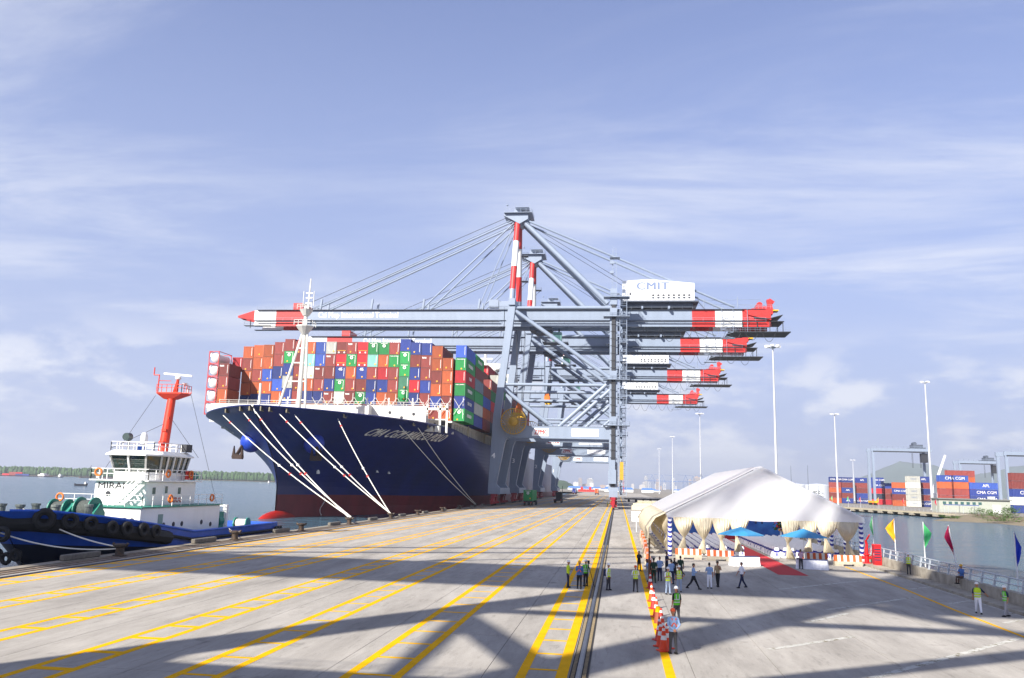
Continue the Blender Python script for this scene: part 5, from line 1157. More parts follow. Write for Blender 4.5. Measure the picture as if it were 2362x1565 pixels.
def person(px, py, label, top, leg, rz=0., h=1.68, stride=0., arms=('down', 'down'), hat=None, vest=None, hair=True, lean=0., loc=None, seat=False, sleeve=.5, vstripe=True, extra=None, group=None, z=0., head=0., wide=1.0):
    """figure faces -Y in its own frame; rz turns it"""
    g = gnd(px, py) if loc is None else V(*loc)
    T = thing('person', label, 'person', (g.x, g.y, z+.004 if loc is None else g.z), rz, group); k = h/1.92
    # joints
    hipz = .9 if not seat else .12; J = {}
    ly = math.sin(lean)
    pel = V(0, 0, hipz); chest = V(0, -.28*ly*1.2, hipz+.40*math.cos(lean)); neck = V(0, -.5*ly*1.2, hipz+.60*math.cos(lean)); hd = neck+V(0, -.06*ly-.02, .17)
    mb = MB()
    # body: pelvis to neck, one skin; material by region
    mb.mi = 1
    limb(mb, [(pel+V(0, 0, -.1), .12*wide, .09), (pel+V(0, 0, -.02), .165*wide, .115), (pel+V(0, 0, .08), .155*wide, .11)], 12)
    mb.mi = 0
    limb(mb, [(pel+V(0, 0, .06), .16*wide, .115), (pel.lerp(chest, .5), .155*wide, .11), (chest, .185*wide, .125), (chest.lerp(neck, .55), .19*wide, .115), (chest.lerp(neck, .85), .12, .085), (neck, .06, .06)], 12)
    mb.mi = 2
    limb(mb, [(neck-V(0, 0, .04), .055, .055), (neck+V(0, 0, .07), .05, .055)], 8)
    hr = []
    for zz, rx, ry, dy in ((-.115, .035, .045, -.015), (-.09, .055, .07, -.012), (-.04, .07, .088, -.005), (.01, .077, .098, 0), (.06, .075, .096, .004), (.1, .055, .07, .006), (.122, .015, .02, .006)): hr.append((hd+V(0, dy, zz), rx, ry))
    limb(mb, hr, 12)
    mb.add([hd+V(-.014, -.09, -.04), hd+V(.014, -.09, -.04), hd+V(0, -.092, .015), hd+V(0, -.12, -.035)], [(0, 1, 3), (1, 2, 3), (2, 0, 3), (0, 2, 1)])
    for s in (-1, 1): mb.ball(hd+V(s*.078, .005, -.015), (.012, .022, .032), 6, 4)
    mb.mi = 4
    for s in (-1, 1): mb.ball(hd+V(s*.03, -.088, .012), (.014, .008, .007), 6, 4)
    mb.mi = 5; mb.box(hd+V(0, -.084, -.068), (.045, .012, .01))
    # legs
    for s in (-1, 1):
        st = stride*s; hip = pel+V(s*.085*wide, 0, -.04)
        if seat: kn = hip+V(s*.03, -.42, .02); an = kn+V(0, -.04-st*.2, -.42)
        else:
            kn = hip+V(s*.02, -math.sin(st)*.42-.015, -math.cos(st)*.42); bend = max(0, -st)*.6
            an = kn+V(s*.01, -math.sin(st-bend)*.42+.01, -math.cos(st-bend)*.42)
            if an.z < .075: an.z = .075
        mb.mi = 1
        limb(mb, [(hip+V(0, 0, .08), .09*wide, .1), (hip.lerp(kn, .35), .088*wide, .095), (kn, .062, .066), (kn.lerp(an, .35), .06, .064), (an+(kn-an)*.02, .05, .055)], 10)
        mb.mi = 3; fz = an.z-.075
        mb.loft([[V(an.x+a*.045, an.y+.07, fz+b*.08) for a, b in ((-1, 0), (1, 0), (.8, 1), (-.8, 1))], [V(an.x+a*.05, an.y-.06, fz+b*.085) for a, b in ((-1, 0), (1, 0), (.7, 1), (-.7, 1))], [V(an.x+a*.045, an.y-.17, fz+b*.05) for a, b in ((-1, 0), (1, 0), (.7, 1), (-.7, 1))]], True, True)
    # arms
    for s, ar in zip((-1, 1), arms):
        sh = chest.lerp(neck, .62)+V(s*.185*wide, 0, 0)
        if ar == 'down': el = sh+V(s*.05, .02, -.28); wr = el+V(s*.0, -.06, -.25)
        elif ar == 'swing': el = sh+V(s*.05, .14*s*(1 if stride > 0 else -1)+.0, -.26); wr = el+V(0, -.12, -.22)
        elif ar == 'phone': el = sh+V(s*.06, -.08, -.27); wr = el+V(-s*.08, -.22, .1)
        elif ar == 'ear': el = sh+V(s*.12, -.1, -.22); wr = el+V(-s*.12, -.1, .22)
        elif ar == 'hip': el = sh+V(s*.2, .06, -.24); wr = el+V(-s*.16, -.02, -.18)
        elif ar == 'back': el = sh+V(s*.07, .12, -.26); wr = el+V(-s*.2, .1, -.16)
        elif ar == 'fold': el = sh+V(s*.05, -.1, -.26); wr = el+V(-s*.2, -.12, .04)
        elif ar == 'out': el = sh+V(s*.2, -.06, -.2); wr = el+V(s*.14, -.16, -.16)
        sl = el if sleeve >= .5 else sh.lerp(el, .8); mb.mi = 0
        limb(mb, [(sh+V(-s*.05, 0, .03), .06, .062), (sh.lerp(el, .15), .062, .064), (sh.lerp(el, .7), .052, .054), (el, .046, .046)], 8)
        mb.mi = 0 if sleeve > .6 else 2
        limb(mb, [(el+(sh-el)*.05, .042, .042), (el.lerp(wr, .35), .042, .042), (wr, .03, .026)], 8)
        mb.mi = 2; d = (wr-el).normalized(); pc = wr+d*.05; sx = d.cross(V(0, 1, .2)).normalized()
        limb(mb, [(wr-d*.01, .028, .02), (wr+d*.04, .04, .02), (wr+d*.085, .038, .018)], 8)
        for q, ln in zip((-.027, -.009, .009, .027), (.062, .076, .072, .055)):
            b0 = wr+d*.075+sx*q; b1 = b0+d*ln*.55; b2_ = b1+(d+V(0, -.6, 0)).normalized()*ln*.5; limb(mb, [(b0, .009, .009), (b1, .0085, .0085), (b2_, .006, .006)], 5)
        t0 = wr+d*.03+sx*.034; t1 = t0+(d+sx*.9).normalized()*.035; limb(mb, [(t0, .011, .011), (t1, .009, .009), (t1+d*.03, .007, .007)], 5)
    body = mb.build('body', [top, leg, SKIN, SHOE, HAIR, mat('lip', (150, 84, 74), .5)], T, smooth=70)
    if hair and not (hat and hat[0] == 'helmet'):
        m = MB(); n = 12
        rg = [[hd+V(math.cos(2*math.pi*j/n)*rx, dy+math.sin(2*math.pi*j/n)*ry, zz+(.05 if math.sin(2*math.pi*j/n) < -.3 and zz < .05 else 0)) for j in range(n)] for zz, rx, ry, dy in ((-.05, .074, .088, .02), (.0, .083, .1, .012), (.06, .083, .102, .006), (.11, .063, .08, .006), (.136, .015, .02, .006))]
        if hair == 'long': rg = [[hd+V(math.cos(2*math.pi*j/n)*.09, .045+math.sin(2*math.pi*j/n)*.06, -.3) for j in range(n)]]+rg
        m.loft(rg, True, True); m.build('hair', HAIR, T, smooth=70)
    if hat:
        kd, cm = hat; m = MB()
        if kd == 'helmet':
            m.lathe([(.12, .035), (.125, .045), (.108, .05), (.105, .09), (.085, .135), (.045, .16), (.005, .168)], hd, 16); m.lathe([(.01, .0), (.09, .0), (.1, .012), (.01, .014)], hd+V(0, -.07, .03), 12); m.box(hd+V(0, 0, .15), (.02, .16, .02))
        else:
            m.lathe([(.09, .03), (.098, .07), (.1, .12), (.02, .145)], hd, 14); m.box(hd+V(0, -.12, .045), (.13, .1, .015))
        m.build('helmet' if kd == 'helmet' else 'cap', cm, T, smooth=50)
    if vest:
        m = MB(); limb(m, [(pel+V(0, 0, .0), .178*wide, .132), (pel.lerp(chest, .5), .172*wide, .128), (chest, .2*wide, .143), (chest.lerp(neck, .6), .2*wide, .132), (chest.lerp(neck, .88), .12, .095)], 14); vs = m.build('vest', vest, T, smooth=70)
        if vstripe:
            for a in (.25, .6): p = pel.lerp(chest, a+.1); m = MB(); limb(m, [(p-V(0, 0, .025), .19*wide, .143), (p+V(0, 0, .025), .19*wide, .143)], 14); m.build('reflective_band', REFL, vs)
            for s in (-1, 1):
                for yy in (-1, 1): m = MB(); m.beam(chest+V(s*.09, yy*.138, -.12), chest.lerp(neck, .62)+V(s*.09, yy*.12, 0), .045, .012, up=(0, 1, 0)); m.build('reflective_strap', REFL, vs)
        else:
            for s in (-1, 1): m = MB(); m.beam(chest+V(s*.12, .14, -.2), chest.lerp(neck, .7)+V(-s*.1, .12, 0), .05, .012, up=(0, 1, 0)); m.build('cross_strap', HVO, vs)
    if extra == 'backpack':
        m = MB(); m.box(chest+V(-.14, .16, -.12), (.3, .18, .44)); m.build('backpack', NVY, T, bevel=.05)
    if extra == 'belt': m = MB(); limb(m, [(pel+V(0, 0, .07), .168*wide, .122), (pel+V(0, 0, .11), .168*wide, .122)], 12); m.build('belt', KHK, T)
    if extra == 'phone': m = MB(); m.box(chest+V(.1, -.42, -.02), (.07, .02, .13)); m.build('phone', BLK_, T)
    T.scale = (k, k, k)
    return T
HW = mat('helmet_white', (232, 232, 230), .35, var=.03); HO = mat('helmet_orange', (226, 84, 24), .35, var=.03); HY = mat('helmet_yellow', (230, 176, 24), .35, var=.03)
CAP = cloth('cap_dark', (30, 32, 40)); CAPG = cloth('cap_green', (30, 60, 44))
A_ = R(180)     # figures seen from behind face away (+Y)
person(1310, 1356, 'worker in white helmet and yellow and navy jacket facing the cameraman', HIVIS, NVY, R(100), 1.74, .05, ('down', 'fold'), ('helmet', HW), None, sleeve=1.)
person(1336, 1359, 'worker in yellow helmet and blue shirt with crossed orange braces', BLU, BLK_, A_, 1.78, .1, ('down', 'fold'), ('helmet', HY), BLU, vstripe=False, sleeve=1.)
person(1351, 1353, 'cameraman in white helmet and green vest behind a tripod', HIG, BLK_, A_+.4, 1.72, .0, ('fold', 'fold'), ('helmet', HW), HIG)
person(1403, 1362, 'worker in white helmet and yellow vest carrying a blue backpack beside the rail', WHT, DGR, R(60), 1.68, .05, ('down', 'down'), ('helmet', HW), HIVIS, extra='backpack', sleeve=1.)
person(1466, 1366, 'worker in orange helmet and yellow vest with legs apart seen from behind', WHT, DGR, A_+.1, 1.64, .18, ('fold', 'fold'), ('helmet', HO), HIVIS, sleeve=1.)
person(1553, 1509, 'worker in orange helmet and pale blue shirt standing by the cones', LBL, DGR, A_+.25, 1.76, .05, ('back', 'back'), ('helmet', HO), LBL, vstripe=False, sleeve=1.)
person(1561, 1438, 'worker in white helmet and bright green vest near the traffic cones', BLK_, DGR, A_+.5, 1.76, .08, ('down', 'down'), ('helmet', HW), HIG, sleeve=.3)
person(1541, 1372, 'worker in white helmet, yellow vest and pale jeans looking down', WHT, JEA, R(20), 1.68, .08, ('fold', 'down'), ('helmet', HW), HIVIS)
person(1567, 1366, 'worker in white helmet and yellow vest with a dark strap, back turned', DGR, JEA, A_, 1.66, .05, ('hip', 'down'), ('helmet', HW), HIVIS)
person(1600, 1361, 'man in light blue shirt striding while reading a phone', LBL, BLK_, R(75), 1.72, .45, ('phone', 'phone'), None, None, extra='phone', sleeve=1.)
person(1637, 1358, 'man in light blue shirt and white trousers, back turned', LBL, WHT, A_+.1, 1.72, .04, ('down', 'phone'), None, None, sleeve=.4)
person(1656, 1354, 'man in khaki shirt and dark cap holding a phone to his ear', KHK, BLK_, R(-30), 1.72, .2, ('down', 'ear'), ('cap', CAP), None, sleeve=.4)
person(1712, 1357, 'man in white shirt and dark trousers walking alone past the tables', WHT, NVY, R(-75), 1.74, .35, ('swing', 'swing'), None, None, sleeve=.3)
person(1848, 1313, 'man in pink shirt standing by the parasol, back turned', PNK, DGR, A_, 1.7, .08, ('fold', 'fold'), None, None, sleeve=.4)
person(1474, 1318, 'woman with long dark hair in black beside the barriers', BLK_, BLK_, R(30), 1.6, .04, ('fold', 'fold'), None, None, hair='long', sleeve=1.)
person(1497, 1342, 'woman in pale blouse and grey skirt leaning toward the barriers', LBL, LGY, R(-80), 1.6, .04, ('fold', 'fold'), None, None, hair='long', lean=.25, sleeve=.4)
person(1508, 1345, 'soldier in dark green uniform and peaked cap', GRN, GRN, A_, 1.72, .04, ('down', 'down'), ('cap', CAPG), None, sleeve=1., extra='belt')
person(1522, 1340, 'man in light blue shirt with hands behind his back facing the soldier', LBL, NVY, R(-10), 1.72, .05, ('back', 'back'), None, None, sleeve=1.)
person(1538, 1326, 'man in navy polo shirt using a phone near the striped post', NVY, BLK_, R(60), 1.72, .04, ('phone', 'phone'), None, None, sleeve=.3)
person(1549, 1348, 'man in pale blue shirt squeezed between the yellow vests', LBL, NVY, A_+.3, 1.7, .1, ('fold', 'down'), None, None, sleeve=1.)
person(1556, 1338, 'woman in a black headscarf and black top', BLK_, BLK_, R(40), 1.58, .03, ('fold', 'fold'), None, None, hair='long', sleeve=1.)
person(1570, 1336, 'man in dark green polo shirt behind the group', GRN, DGR, A_, 1.68, .03, ('down', 'down'), None, None, sleeve=.3)
person(2258, 1416, 'worker in white helmet, yellow vest and white trousers bending forward', NVY, WHT, A_-.3, 1.74, .28, ('out', 'down'), ('helmet', HW), HIVIS, lean=.3, sleeve=.3)
person(2322, 1423, 'worker in white helmet, green vest and pale trousers looking down', NVY, LGY, R(-80), 1.68, .22, ('fold', 'down'), ('helmet', HW), HIG, sleeve=.3)
person(0, 0, 'worker in white helmet and yellow vest standing on the kerb by the railing', LGY, DGR, A_-.2, 1.68, .05, ('down', 'down'), ('helmet', HW), HIVIS, loc=(22.35, 69.2, .17), sleeve=1.)
person(0, 0, 'worker in yellow helmet and dark trousers sitting on the concrete wall', BLU, BRN, R(-65), 1.68, .1, ('fold', 'fold'), ('helmet', HY), BLU, loc=(22.78, 60.2, .82), seat=True, vstripe=False, sleeve=1.)
# camera on tripod
p = gnd(1357, 1354); t = thing('camera_tripod', 'video camera on a black tripod beside the workers', 'tripod', (p.x, p.y, .003))
for a in (0, 2.09, 4.19): m = MB(); m.tube((math.cos(a)*.38, math.sin(a)*.38, 0), (math.cos(a)*.04, math.sin(a)*.04, 1.2), .02, n=6); m.build('leg', BLK_, t)
m = MB(); m.tube((0, 0, 1.15), (0, 0, 1.4), .025); m.box((0, .05, 1.5), (.14, .34, .18)); m.tube((0, .2, 1.5), (0, .34, 1.5), .05); m.build('camera', BLK_, t)
# worker at the landside rail near the crane, far away
person(1401, 1170, 'distant worker in yellow vest beside the crane wheels', WHT, DGR, 0., 1.72, .05, ('down', 'down'), ('helmet', HY), HIVIS)
# ================================================================ WATERSIDE WALL, FLAGS, FIRE GEAR
PAR = mat('parapet_concrete', (166, 158, 142), .9, var=.2, scale=1.2, bump=.3, two=(120, 112, 100)); GALV = mat('galvanised', (186, 192, 198), .4, .3, var=.1)
m = MB(); m.b2((21.5, 15, -.02), (22.58, 140, .165)); kind(m.build('kerb', PAR))
WL = thing('parapet_wall', 'low concrete parapet wall with metal railing along the water', 'wall', (0, 0, 0))
y = 15.; k = 0
while y < 138:
    m = MB(); m.prism([(22.6, -.5), (23.2, -.5), (23.12, .82), (22.68, .82)], y, y+9.0, 'y'); pn = m.build('wall_panel', PAR, WL)
    for i in range(5):
        yy = y+.9+i*1.8; m = MB(); m.beam((22.85, yy, .8), (23.0, yy, 1.55), .09, .12); m.build('rail_post', GALV, pn)
    for z, x in ((1.55, 23.0), (1.2, 22.93)): m = MB(); m.tube((x, y, z), (x, y+9.02, z), .045, n=6); m.build('rail', GALV, pn)
    y += 9.02; k += 1
m = MB(); m.b2((23.2, 15, -3), (24.6, 140, .2)); kind(m.build('quay_coping', PAR))
# feather flags on white poles
def flag(y, c, cname, ang=0., x=23.25, zt=4.2, z0=.75, droop=1.0, label=None, lean=0.):
    t = thing('festival_flag', label or f'{cname} pennant on a white pole at the water railing', 'flag', (x, y, z0), 0, 'pennant flags'); H = zt-z0
    m = MB(); m.tube((0, 0, 0), (lean, 0, H), .045, .03, n=8); m.build('pole', CWH, t)
    m = MB(); rows = []
    for j in range(13):
        v = j/12; zz = H-.02-v*H*.5; w = .8*droop*(v/.42 if v < .42 else max(.06, 1-(v-.42)*1.6)+.03*math.sin(v*25)); lx = lean*zz/H; r = []
        for i in range(6):
            u = i/5; a = ang+.5*math.sin(v*6+u*2)*u; r.append(V(lx+math.cos(a)*w*u, math.sin(a)*w*u+.08*math.sin(u*7+v*5), zz-.25*u*v))
        rows.append(r)
    m.loft(rows, False); o = m.build('cloth', mat('flag_'+cname.replace(' ', '_'), c, .7, var=.1), t, smooth=80); translucent(o.data.materials[0], c, .3) if 'tr' not in o.data.materials[0] else None; o.data.materials[0]['tr'] = 1
flag(81.1, (130, 220, 150), 'pale green and white', R(180), droop=.35); flag(75, (240, 176, 20), 'yellow', R(170), droop=.95); flag(68.2, (90, 220, 130), 'light green', R(-10), droop=.75); flag(62, (190, 20, 80), 'crimson', R(175), droop=.5, lean=-.45); flag(53.3, (24, 60, 190), 'bright blue', R(-20), droop=.45)
flag(86.5, (20, 34, 140), 'dark blue', R(-15), x=22.75, zt=4.6, droop=.8, label='dark blue pennant beside the tent corner post')
# fire monitor and cabinet
FR = mat('fire_red', (206, 30, 34), .4, var=.08)
t = thing('fire_monitor', 'red fire hydrant monitor with nozzle on the kerb', 'hydrant', (21.9, 78.6, .16))
m = MB(); m.lathe([(.4, 0), (.4, .06), (.2, .1), (.2, .7), (.3, .72), (.3, .8), (.17, .84), (.15, 1.3)], n=14); m.build('riser', FR, t, smooth=40)
for s in (-1, 1): m = MB(); m.lathe([(.12, 0), (.12, .3), (.17, .3), (.17, .38)], (0, 0, .5), 10, 'x') if s > 0 else m.lathe([(.12, 0), (.12, -.3), (.17, -.3), (.17, -.38)], (0, 0, .5), 10, 'x'); m.build('outlet', FR, t)
m = MB(); m.path([(0, 0, 1.25), (.05, 0, 1.6), (-.05, -.1, 1.95), (.05, -.25, 2.15)], [.13, .12, .1, .09], 10); m.build('elbow', FR, t, smooth=True)
m = MB(); m.tube((.05, -.2, 2.12), (.1, -.75, 2.5), .09, .05); m.build('nozzle', FR, t)
m = MB(); m.torus((.28, 0, 1.1), .2, .025, 14, 5, Matrix.Rotation(R(90), 3, 'Y')); m.build('hand_wheel', FR, t)
t = thing('hose_cabinet', 'tall red fire hose cabinet beside the hydrant monitor', 'cabinet', (22.35, 77.2, .16))
m = MB(); m.b2((-.28, -.4, 0), (.28, .4, 1.75)); m.build('body', FR, t, bevel=.02); m = MB(); m.b2((-.3, -.34, .1), (-.282, .34, 1.65)); d_ = m.build('door', mat('fire_red_dark', (170, 24, 40), .4), t); m = MB(); m.b2((-.33, -.25, .8), (-.3, -.2, 1.0)); m.build('handle', GALV, d_)
m = MB(); [m.b2((-.29, -.415, .4+.22*k), (.2, -.401, .5+.22*k)) for k in range(5)]; m.build('printed_panel', NVY, t)
# wheel of a cart at the frame edge
p = gnd(2372, 1452); t = thing('hand_cart', 'grey two wheeled cart beside the parapet', 'cart', (p.x+.35, p.y, 0))
for yy in (-.45, .45):
    m = MB(); m.torus((0, 0, 0), .34, .1, 20, 8, Matrix.Rotation(R(90), 3, 'Y') @ Matrix.Rotation(0, 3, 'Z')); w_ = m.build('wheel', RUB, t, smooth=True); w_.location = (0 if yy < 0 else .95, 0, .44)
m = MB(); m.tube((0, 0, .44), (.95, 0, .44), .05); m.b2((.1, -.5, .6), (.85, .6, .7)); m.build('frame', GALV, t); m = MB(); m.tube((.48, .2, .7), (.48, .2, 1.5), .22, n=14); m.build('cylinder', FR, t)
# ================================================================ THINGS FURTHER DOWN THE QUAY
def wheel_set(t, pts, r=.6, w=.45):
    for x, y in pts: m = MB(); m.lathe([(r*.4, -w/2), (r, -w/2+.05), (r, w/2-.05), (r*.4, w/2)], (x, y, r), 14, 'x'); m.build('wheel', RUB, t, smooth=40)
def truck(px, py, k, label, box=True):
    p = gnd(px, py); t = thing('terminal_truck', label, 'truck', (p.x, p.y, .0), 0, 'trucks driving under the cranes')
    m = MB(); m.b2((-.55, .2, 1.0), (-.25, 14, 1.45)); m.b2((.25, .2, 1.0), (.55, 14, 1.45)); m.b2((-1.4, .1, 1.2), (1.4, .5, 1.5)); m.b2((-1.4, 13, 1.2), (1.4, 13.4, 1.5)); m.build('trailer_frame', CDK, t)
    for s in (-1, 1): m = MB(); m.box((s*1.05, .05, 1.0), (.4, .08, .2)); m.build('tail_lamp', CRED, t)
    wheel_set(t, [(s*1.15, y) for s in (-1, 1) for y in (1.6, 3.1, 12.4, 16.6)])
    m = MB(); m.b2((-1.2, 14.6, .8), (1.2, 17.8, 1.5)); m.build('chassis', CDK, t); m = MB(); m.prism([(14.8, 1.5), (17.6, 1.5), (17.4, 3.6), (15.0, 3.9)], -1.35, .6, 'x'); c = m.build('cab', CWH, t); m = MB(); m.b2((-1.2, 14.82, 2.4), (.4, 14.9, 3.4)); m.build('window', GLASS, c)
    if box: container(k, (p.x, p.y+.2, 1.5), f'{PNAME[k]} container riding on the trailer of a quay truck', 'containers on quay trucks', 40, 'e' if k == 'G' else '')
truck(1217, 1167, 'G', 'truck hauling a green container past the crane legs')
truck(1324, 1141, 'N', 'far truck hauling a navy blue container under the cranes'); truck(1376, 1142, 'O', 'far truck hauling an orange-brown container near the landside rail')
p = gnd(1286, 1161); t = thing('terminal_truck', 'bare terminal tractor with black mast and red tail lamps', 'truck', (p.x, p.y, 0), 0, 'trucks driving under the cranes')
m = MB(); m.b2((-1.5, 0, .8), (1.5, 9, 1.4)); m.build('trailer_frame', CDK, t); wheel_set(t, [(s*1.2, y) for s in (-1, 1) for y in (1.3, 2.8, 8)], .7)
for s in (-1, 1): m = MB(); m.box((s*1.2, -.05, 1.2), (.5, .1, .3)); m.build('tail_lamp', CRED, t)
m = MB(); m.b2((-1.1, 6.2, 1.4), (1.1, 8.6, 3.8)); m.build('cab', CDK, t); m = MB(); m.tube((1.3, 6, 1.4), (1.35, 6, 6.2), .09); m.build('exhaust_mast', CDK, t)
# concrete beams stacked beside the yellow line
SLB = mat('slab_cream', (206, 196, 168), .9, var=.1)
for i, (px, py, L_, lb) in enumerate(((1457, 1177, 9, 'cream concrete beam on the deck behind the tent, lower one'), (1468, 1168, 9, 'cream concrete beam behind the tent, farther one'))):
    p = gnd(px, py); m = MB(); m.b2((0, 0, 0), (L_+7, 1.6, 1.3)); m.b2((.4, .1, 1.302), (L_+6, 1.5, 1.9)); o = m.build('concrete_beam', SLB, None, bevel=.05); o.location = (p.x, p.y, 0); tag(o, lb, 'beam', 'concrete beams behind the tent')
p = gnd(1440, 1158); t = thing('flatbed_trailer', 'dark empty flatbed trailer parked past the landside rail', 'trailer', (p.x, p.y, 0)); m = MB(); m.b2((0, 0, 1.1), (21, 3, 1.6)); m.build('bed', CDK, t)
for k in range(6): m = MB(); m.lathe([(.55, -.2), (.55, .2)], (2+k*3.2, .3, .55), 12, 'y'); m.build('wheel', RUB, t)
# white sign board at the tent's left end
p = gnd(1468, 1228); t = thing('sign_board', 'blank white notice board on a post by the tent awning', 'sign', (p.x, p.y, 0)); m = MB(); m.tube((0, 0, 0), (0, 0, 1.6), .05); m.build('post', CWH, t); m = MB(); m.b2((-.7, -.05, 1.5), (.7, .05, 2.9)); m.build('board', CWHT, t)
# ================================================================ FAR SHORE, YARD, CITY
YARD = ground_mat('yard_concrete', (150, 144, 134), (118, 112, 102), .08, 3.); SAND = ground_mat('bank_sand', (142, 130, 108), (104, 96, 80), .1, 2.)
pA, pB = gnd(1930, 1167.5), gnd(2240, 1186)
poly = [(24.7, 300), (pA.x, pA.y), (pB.x, pB.y)]
bank = [gnd(x, y, 0.) for x, y in ((2300, 1189), (2420, 1196), (2600, 1208))]
poly += [(q.x, q.y) for q in bank]+[(900, 260), (1500, 3200), (-120, 3200), (-120, 952), (24.7, 952)]
m = MB(); m.add([V(*q, -.05) for q in poly], [tuple(range(len(poly)))]); kind(m.build('yard_ground', YARD))
# sandy bank sloping into the water
m = MB(); top = [pB]+bank; bot = [gnd(2140, 1202, WZ)]+[gnd(x, y, WZ) for x, y in ((2300, 1209), (2420, 1221), (2600, 1240))]
m.loft([[q+V(0, 0, -.04) for q in top], [a.lerp(b, .5)+V(0, 0, .1) for a, b in zip(top, bot)], [q+V(0, 0, -.3) for q in bot]], False); kind(m.build('river_bank', SAND, smooth=60))
m = MB(); m.loft([[V(24.7, 300, -.06), V(pA.x, pA.y, -.06)], [V(24.7, 297, -3), V(pA.x+1, pA.y-3, -3)]], False); kind(m.build('river_bank', SAND))
# old pier on piles
t = thing('concrete_pier', 'weathered concrete pier on piles across the water', 'pier', (0, 0, 0)); d = (pB-pA); n_ = V(d.y, -d.x, 0).normalized()
if n_.y > 0: n_ = -n_
m = MB(); q = [pA+n_*6, pB+n_*6, pB, pA]; m.add([V(p.x, p.y, -.02) for p in q]+[V(p.x, p.y, -.75) for p in q], [(0, 1, 2, 3), (7, 6, 5, 4), (0, 4, 5, 1), (1, 5, 6, 2), (2, 6, 7, 3), (3, 7, 4, 0)]); m.build('pier_slab', PAR, t)
m = MB(); a, b = pA+n_*6.05, pB+n_*6.05; m.beam((a.x, a.y, -.5), (b.x, b.y, -.5), .3, .5); m.build('pier_fascia', mat('pier_cream', (186, 176, 150), .9, var=.2), t)
for k in range(13):
    c = pA.lerp(pB, (k+.5)/13)
    for o_ in (1.2, 5.2): e = c+n_*o_; m = MB(); m.tube((e.x, e.y, -3), (e.x, e.y, -.75), .5, n=8); m.build('pile', PAR, t)
    e = c+n_*3; m = MB(); m.box((e.x, e.y, -1.15), (3, 7, .75), math.atan2(d.y, d.x)); m.build('pile_cap', PAR, t)
m = MB(); rails(m, [pA+n_*5.8, pB+n_*5.8], 1.1, 3, .07); m.build('railing', GALV, t)
# yard containers seen side on
random.seed(4)
def stack(px0, px1, Y, tiers, keys, where, size=20, base=0., gap=.35):
    L_ = 6.9 if size == 20 else 14; x0 = aty(px0, 1150, Y).x; x1 = aty(px1, 1150, Y).x; n = max(1, int(round((x1-x0)/(L_+gap))))
    for i in range(n):
        T_ = tiers if isinstance(tiers, int) else tiers[i % len(tiers)]
        for j in range(T_):
            k = keys[(i*7+j*3+(i*j)) % len(keys)] if len(keys) > 1 else keys
            o = container(k, (x0+i*(L_+gap), Y, base+j*TH), f'{PNAME[k]} yard container, {ORD[j]} tier, {ORD[i]} along {where}', 'containers stacked in the yard across the water', size, '', R(-90), plain=True)
            if k in 'NLS' and random.random() < .8: text(random.choice(('CMA CGM', 'CMA CGM', 'APL')), 1.5 if size == 20 else 2.0, CWHT, o, (CW/2+.02, L_*.55, 1.7), '+x', bold=.012)
            elif k == 'W': text('UASC', 1.2, LETG, o, (CW/2+.02, L_*.5, 1.7), '+x', bold=.01)
stack(1914, 1972, 560, 5, 'OBNBNRON', 'the block beside the white tanks'); stack(1975, 2010, 566, [5, 5], 'NBNNB', 'the block by the first gantry leg', 20)
stack(2012, 2070, 545, [5, 4, 5], 'RBNKBNR', 'the block under the first gantry'); stack(2060, 2092, 500, 4, 'OONB', 'the orange block under the gantry', 20); stack(2092, 2114, 480, 5, 'W', 'the white reefer block', 20)
stack(2114, 2162, 485, [5, 5], 'NBNBLK', 'the block behind the tall light mast', 20); stack(2165, 2335, 440, [5, 4, 5], 'BNOBNLB', 'the long block behind the grey building', 40); stack(2185, 2260, 470, [6], 'OBNB', 'the raised row behind the long block', 40)
stack(2332, 2440, 372, [5, 5], 'NNBWB', 'the near block beyond the grey building', 40)
# rubber tyred gantries
def rtg(px0, px1, Y, H, label):
    x0 = aty(px0, 1150, Y).x; x1 = aty(px1, 1150, Y).x; t = thing('yard_gantry', label, 'gantry crane', (0, 0, 0), 0, 'yard gantry cranes')
    for x in (x0, x1):
        for y in (Y-4.5, Y+4.5): m = MB(); m.beam((x, y, 2), (x, y, H), 1.3, 1.1); m.build('leg', CG, t)
        m = MB(); m.b2((x-.7, Y-7, 1.2), (x+.7, Y+7, 2.4)); m.build('sill_beam', YELM if x == x0 else CG, t)
        for y in (-6, -3, 3, 6): m = MB(); m.lathe([(.8, -.4), (.8, .4)], (x, Y+y, .8), 12, 'x'); m.build('wheel', RUB, t)
    for y in (Y-4.5, Y+4.5): m = MB(); m.b2((x0-1, y-.6, H), (x1+1.5, y+.6, H+2.0)); m.build('girder', CG, t)
    m = MB(); m.b2((x0, Y-5.2, H-.3), (x1, Y-5, H+.3)); m.build('girder_walkway', CDK, t)
    m = MB(); rails(m, [(x0-1, Y-5.3, H+2), (x1+1, Y-5.3, H+2)], 1.2, 3, .09); m.build('railing', CG, t)
    xt = x0+(x1-x0)*.82; m = MB(); m.b2((xt-4, Y-4.5, H+2), (xt+4, Y+4.5, H+2.6)); m.b2((xt-2.5, Y-3, H+2.6), (xt+3, Y+3, H+4.4)); m.lathe([(1, -2), (1, 2)], (xt-1, Y, H+5), 10, 'y'); tr = m.build('trolley', CGD, t)
    m = MB(); m.b2((xt+1.5, Y-4, H-6), (xt+5, Y-1, H-.6)); m.build('cab', CDK, tr); m = MB(); [m.tube((xt+a, Y, H-.5), (xt+a, Y, H-9), .08, n=4) for a in (-2.5, 2.5, -2, 2)]; m.build('hoist_rope', CDK, tr)
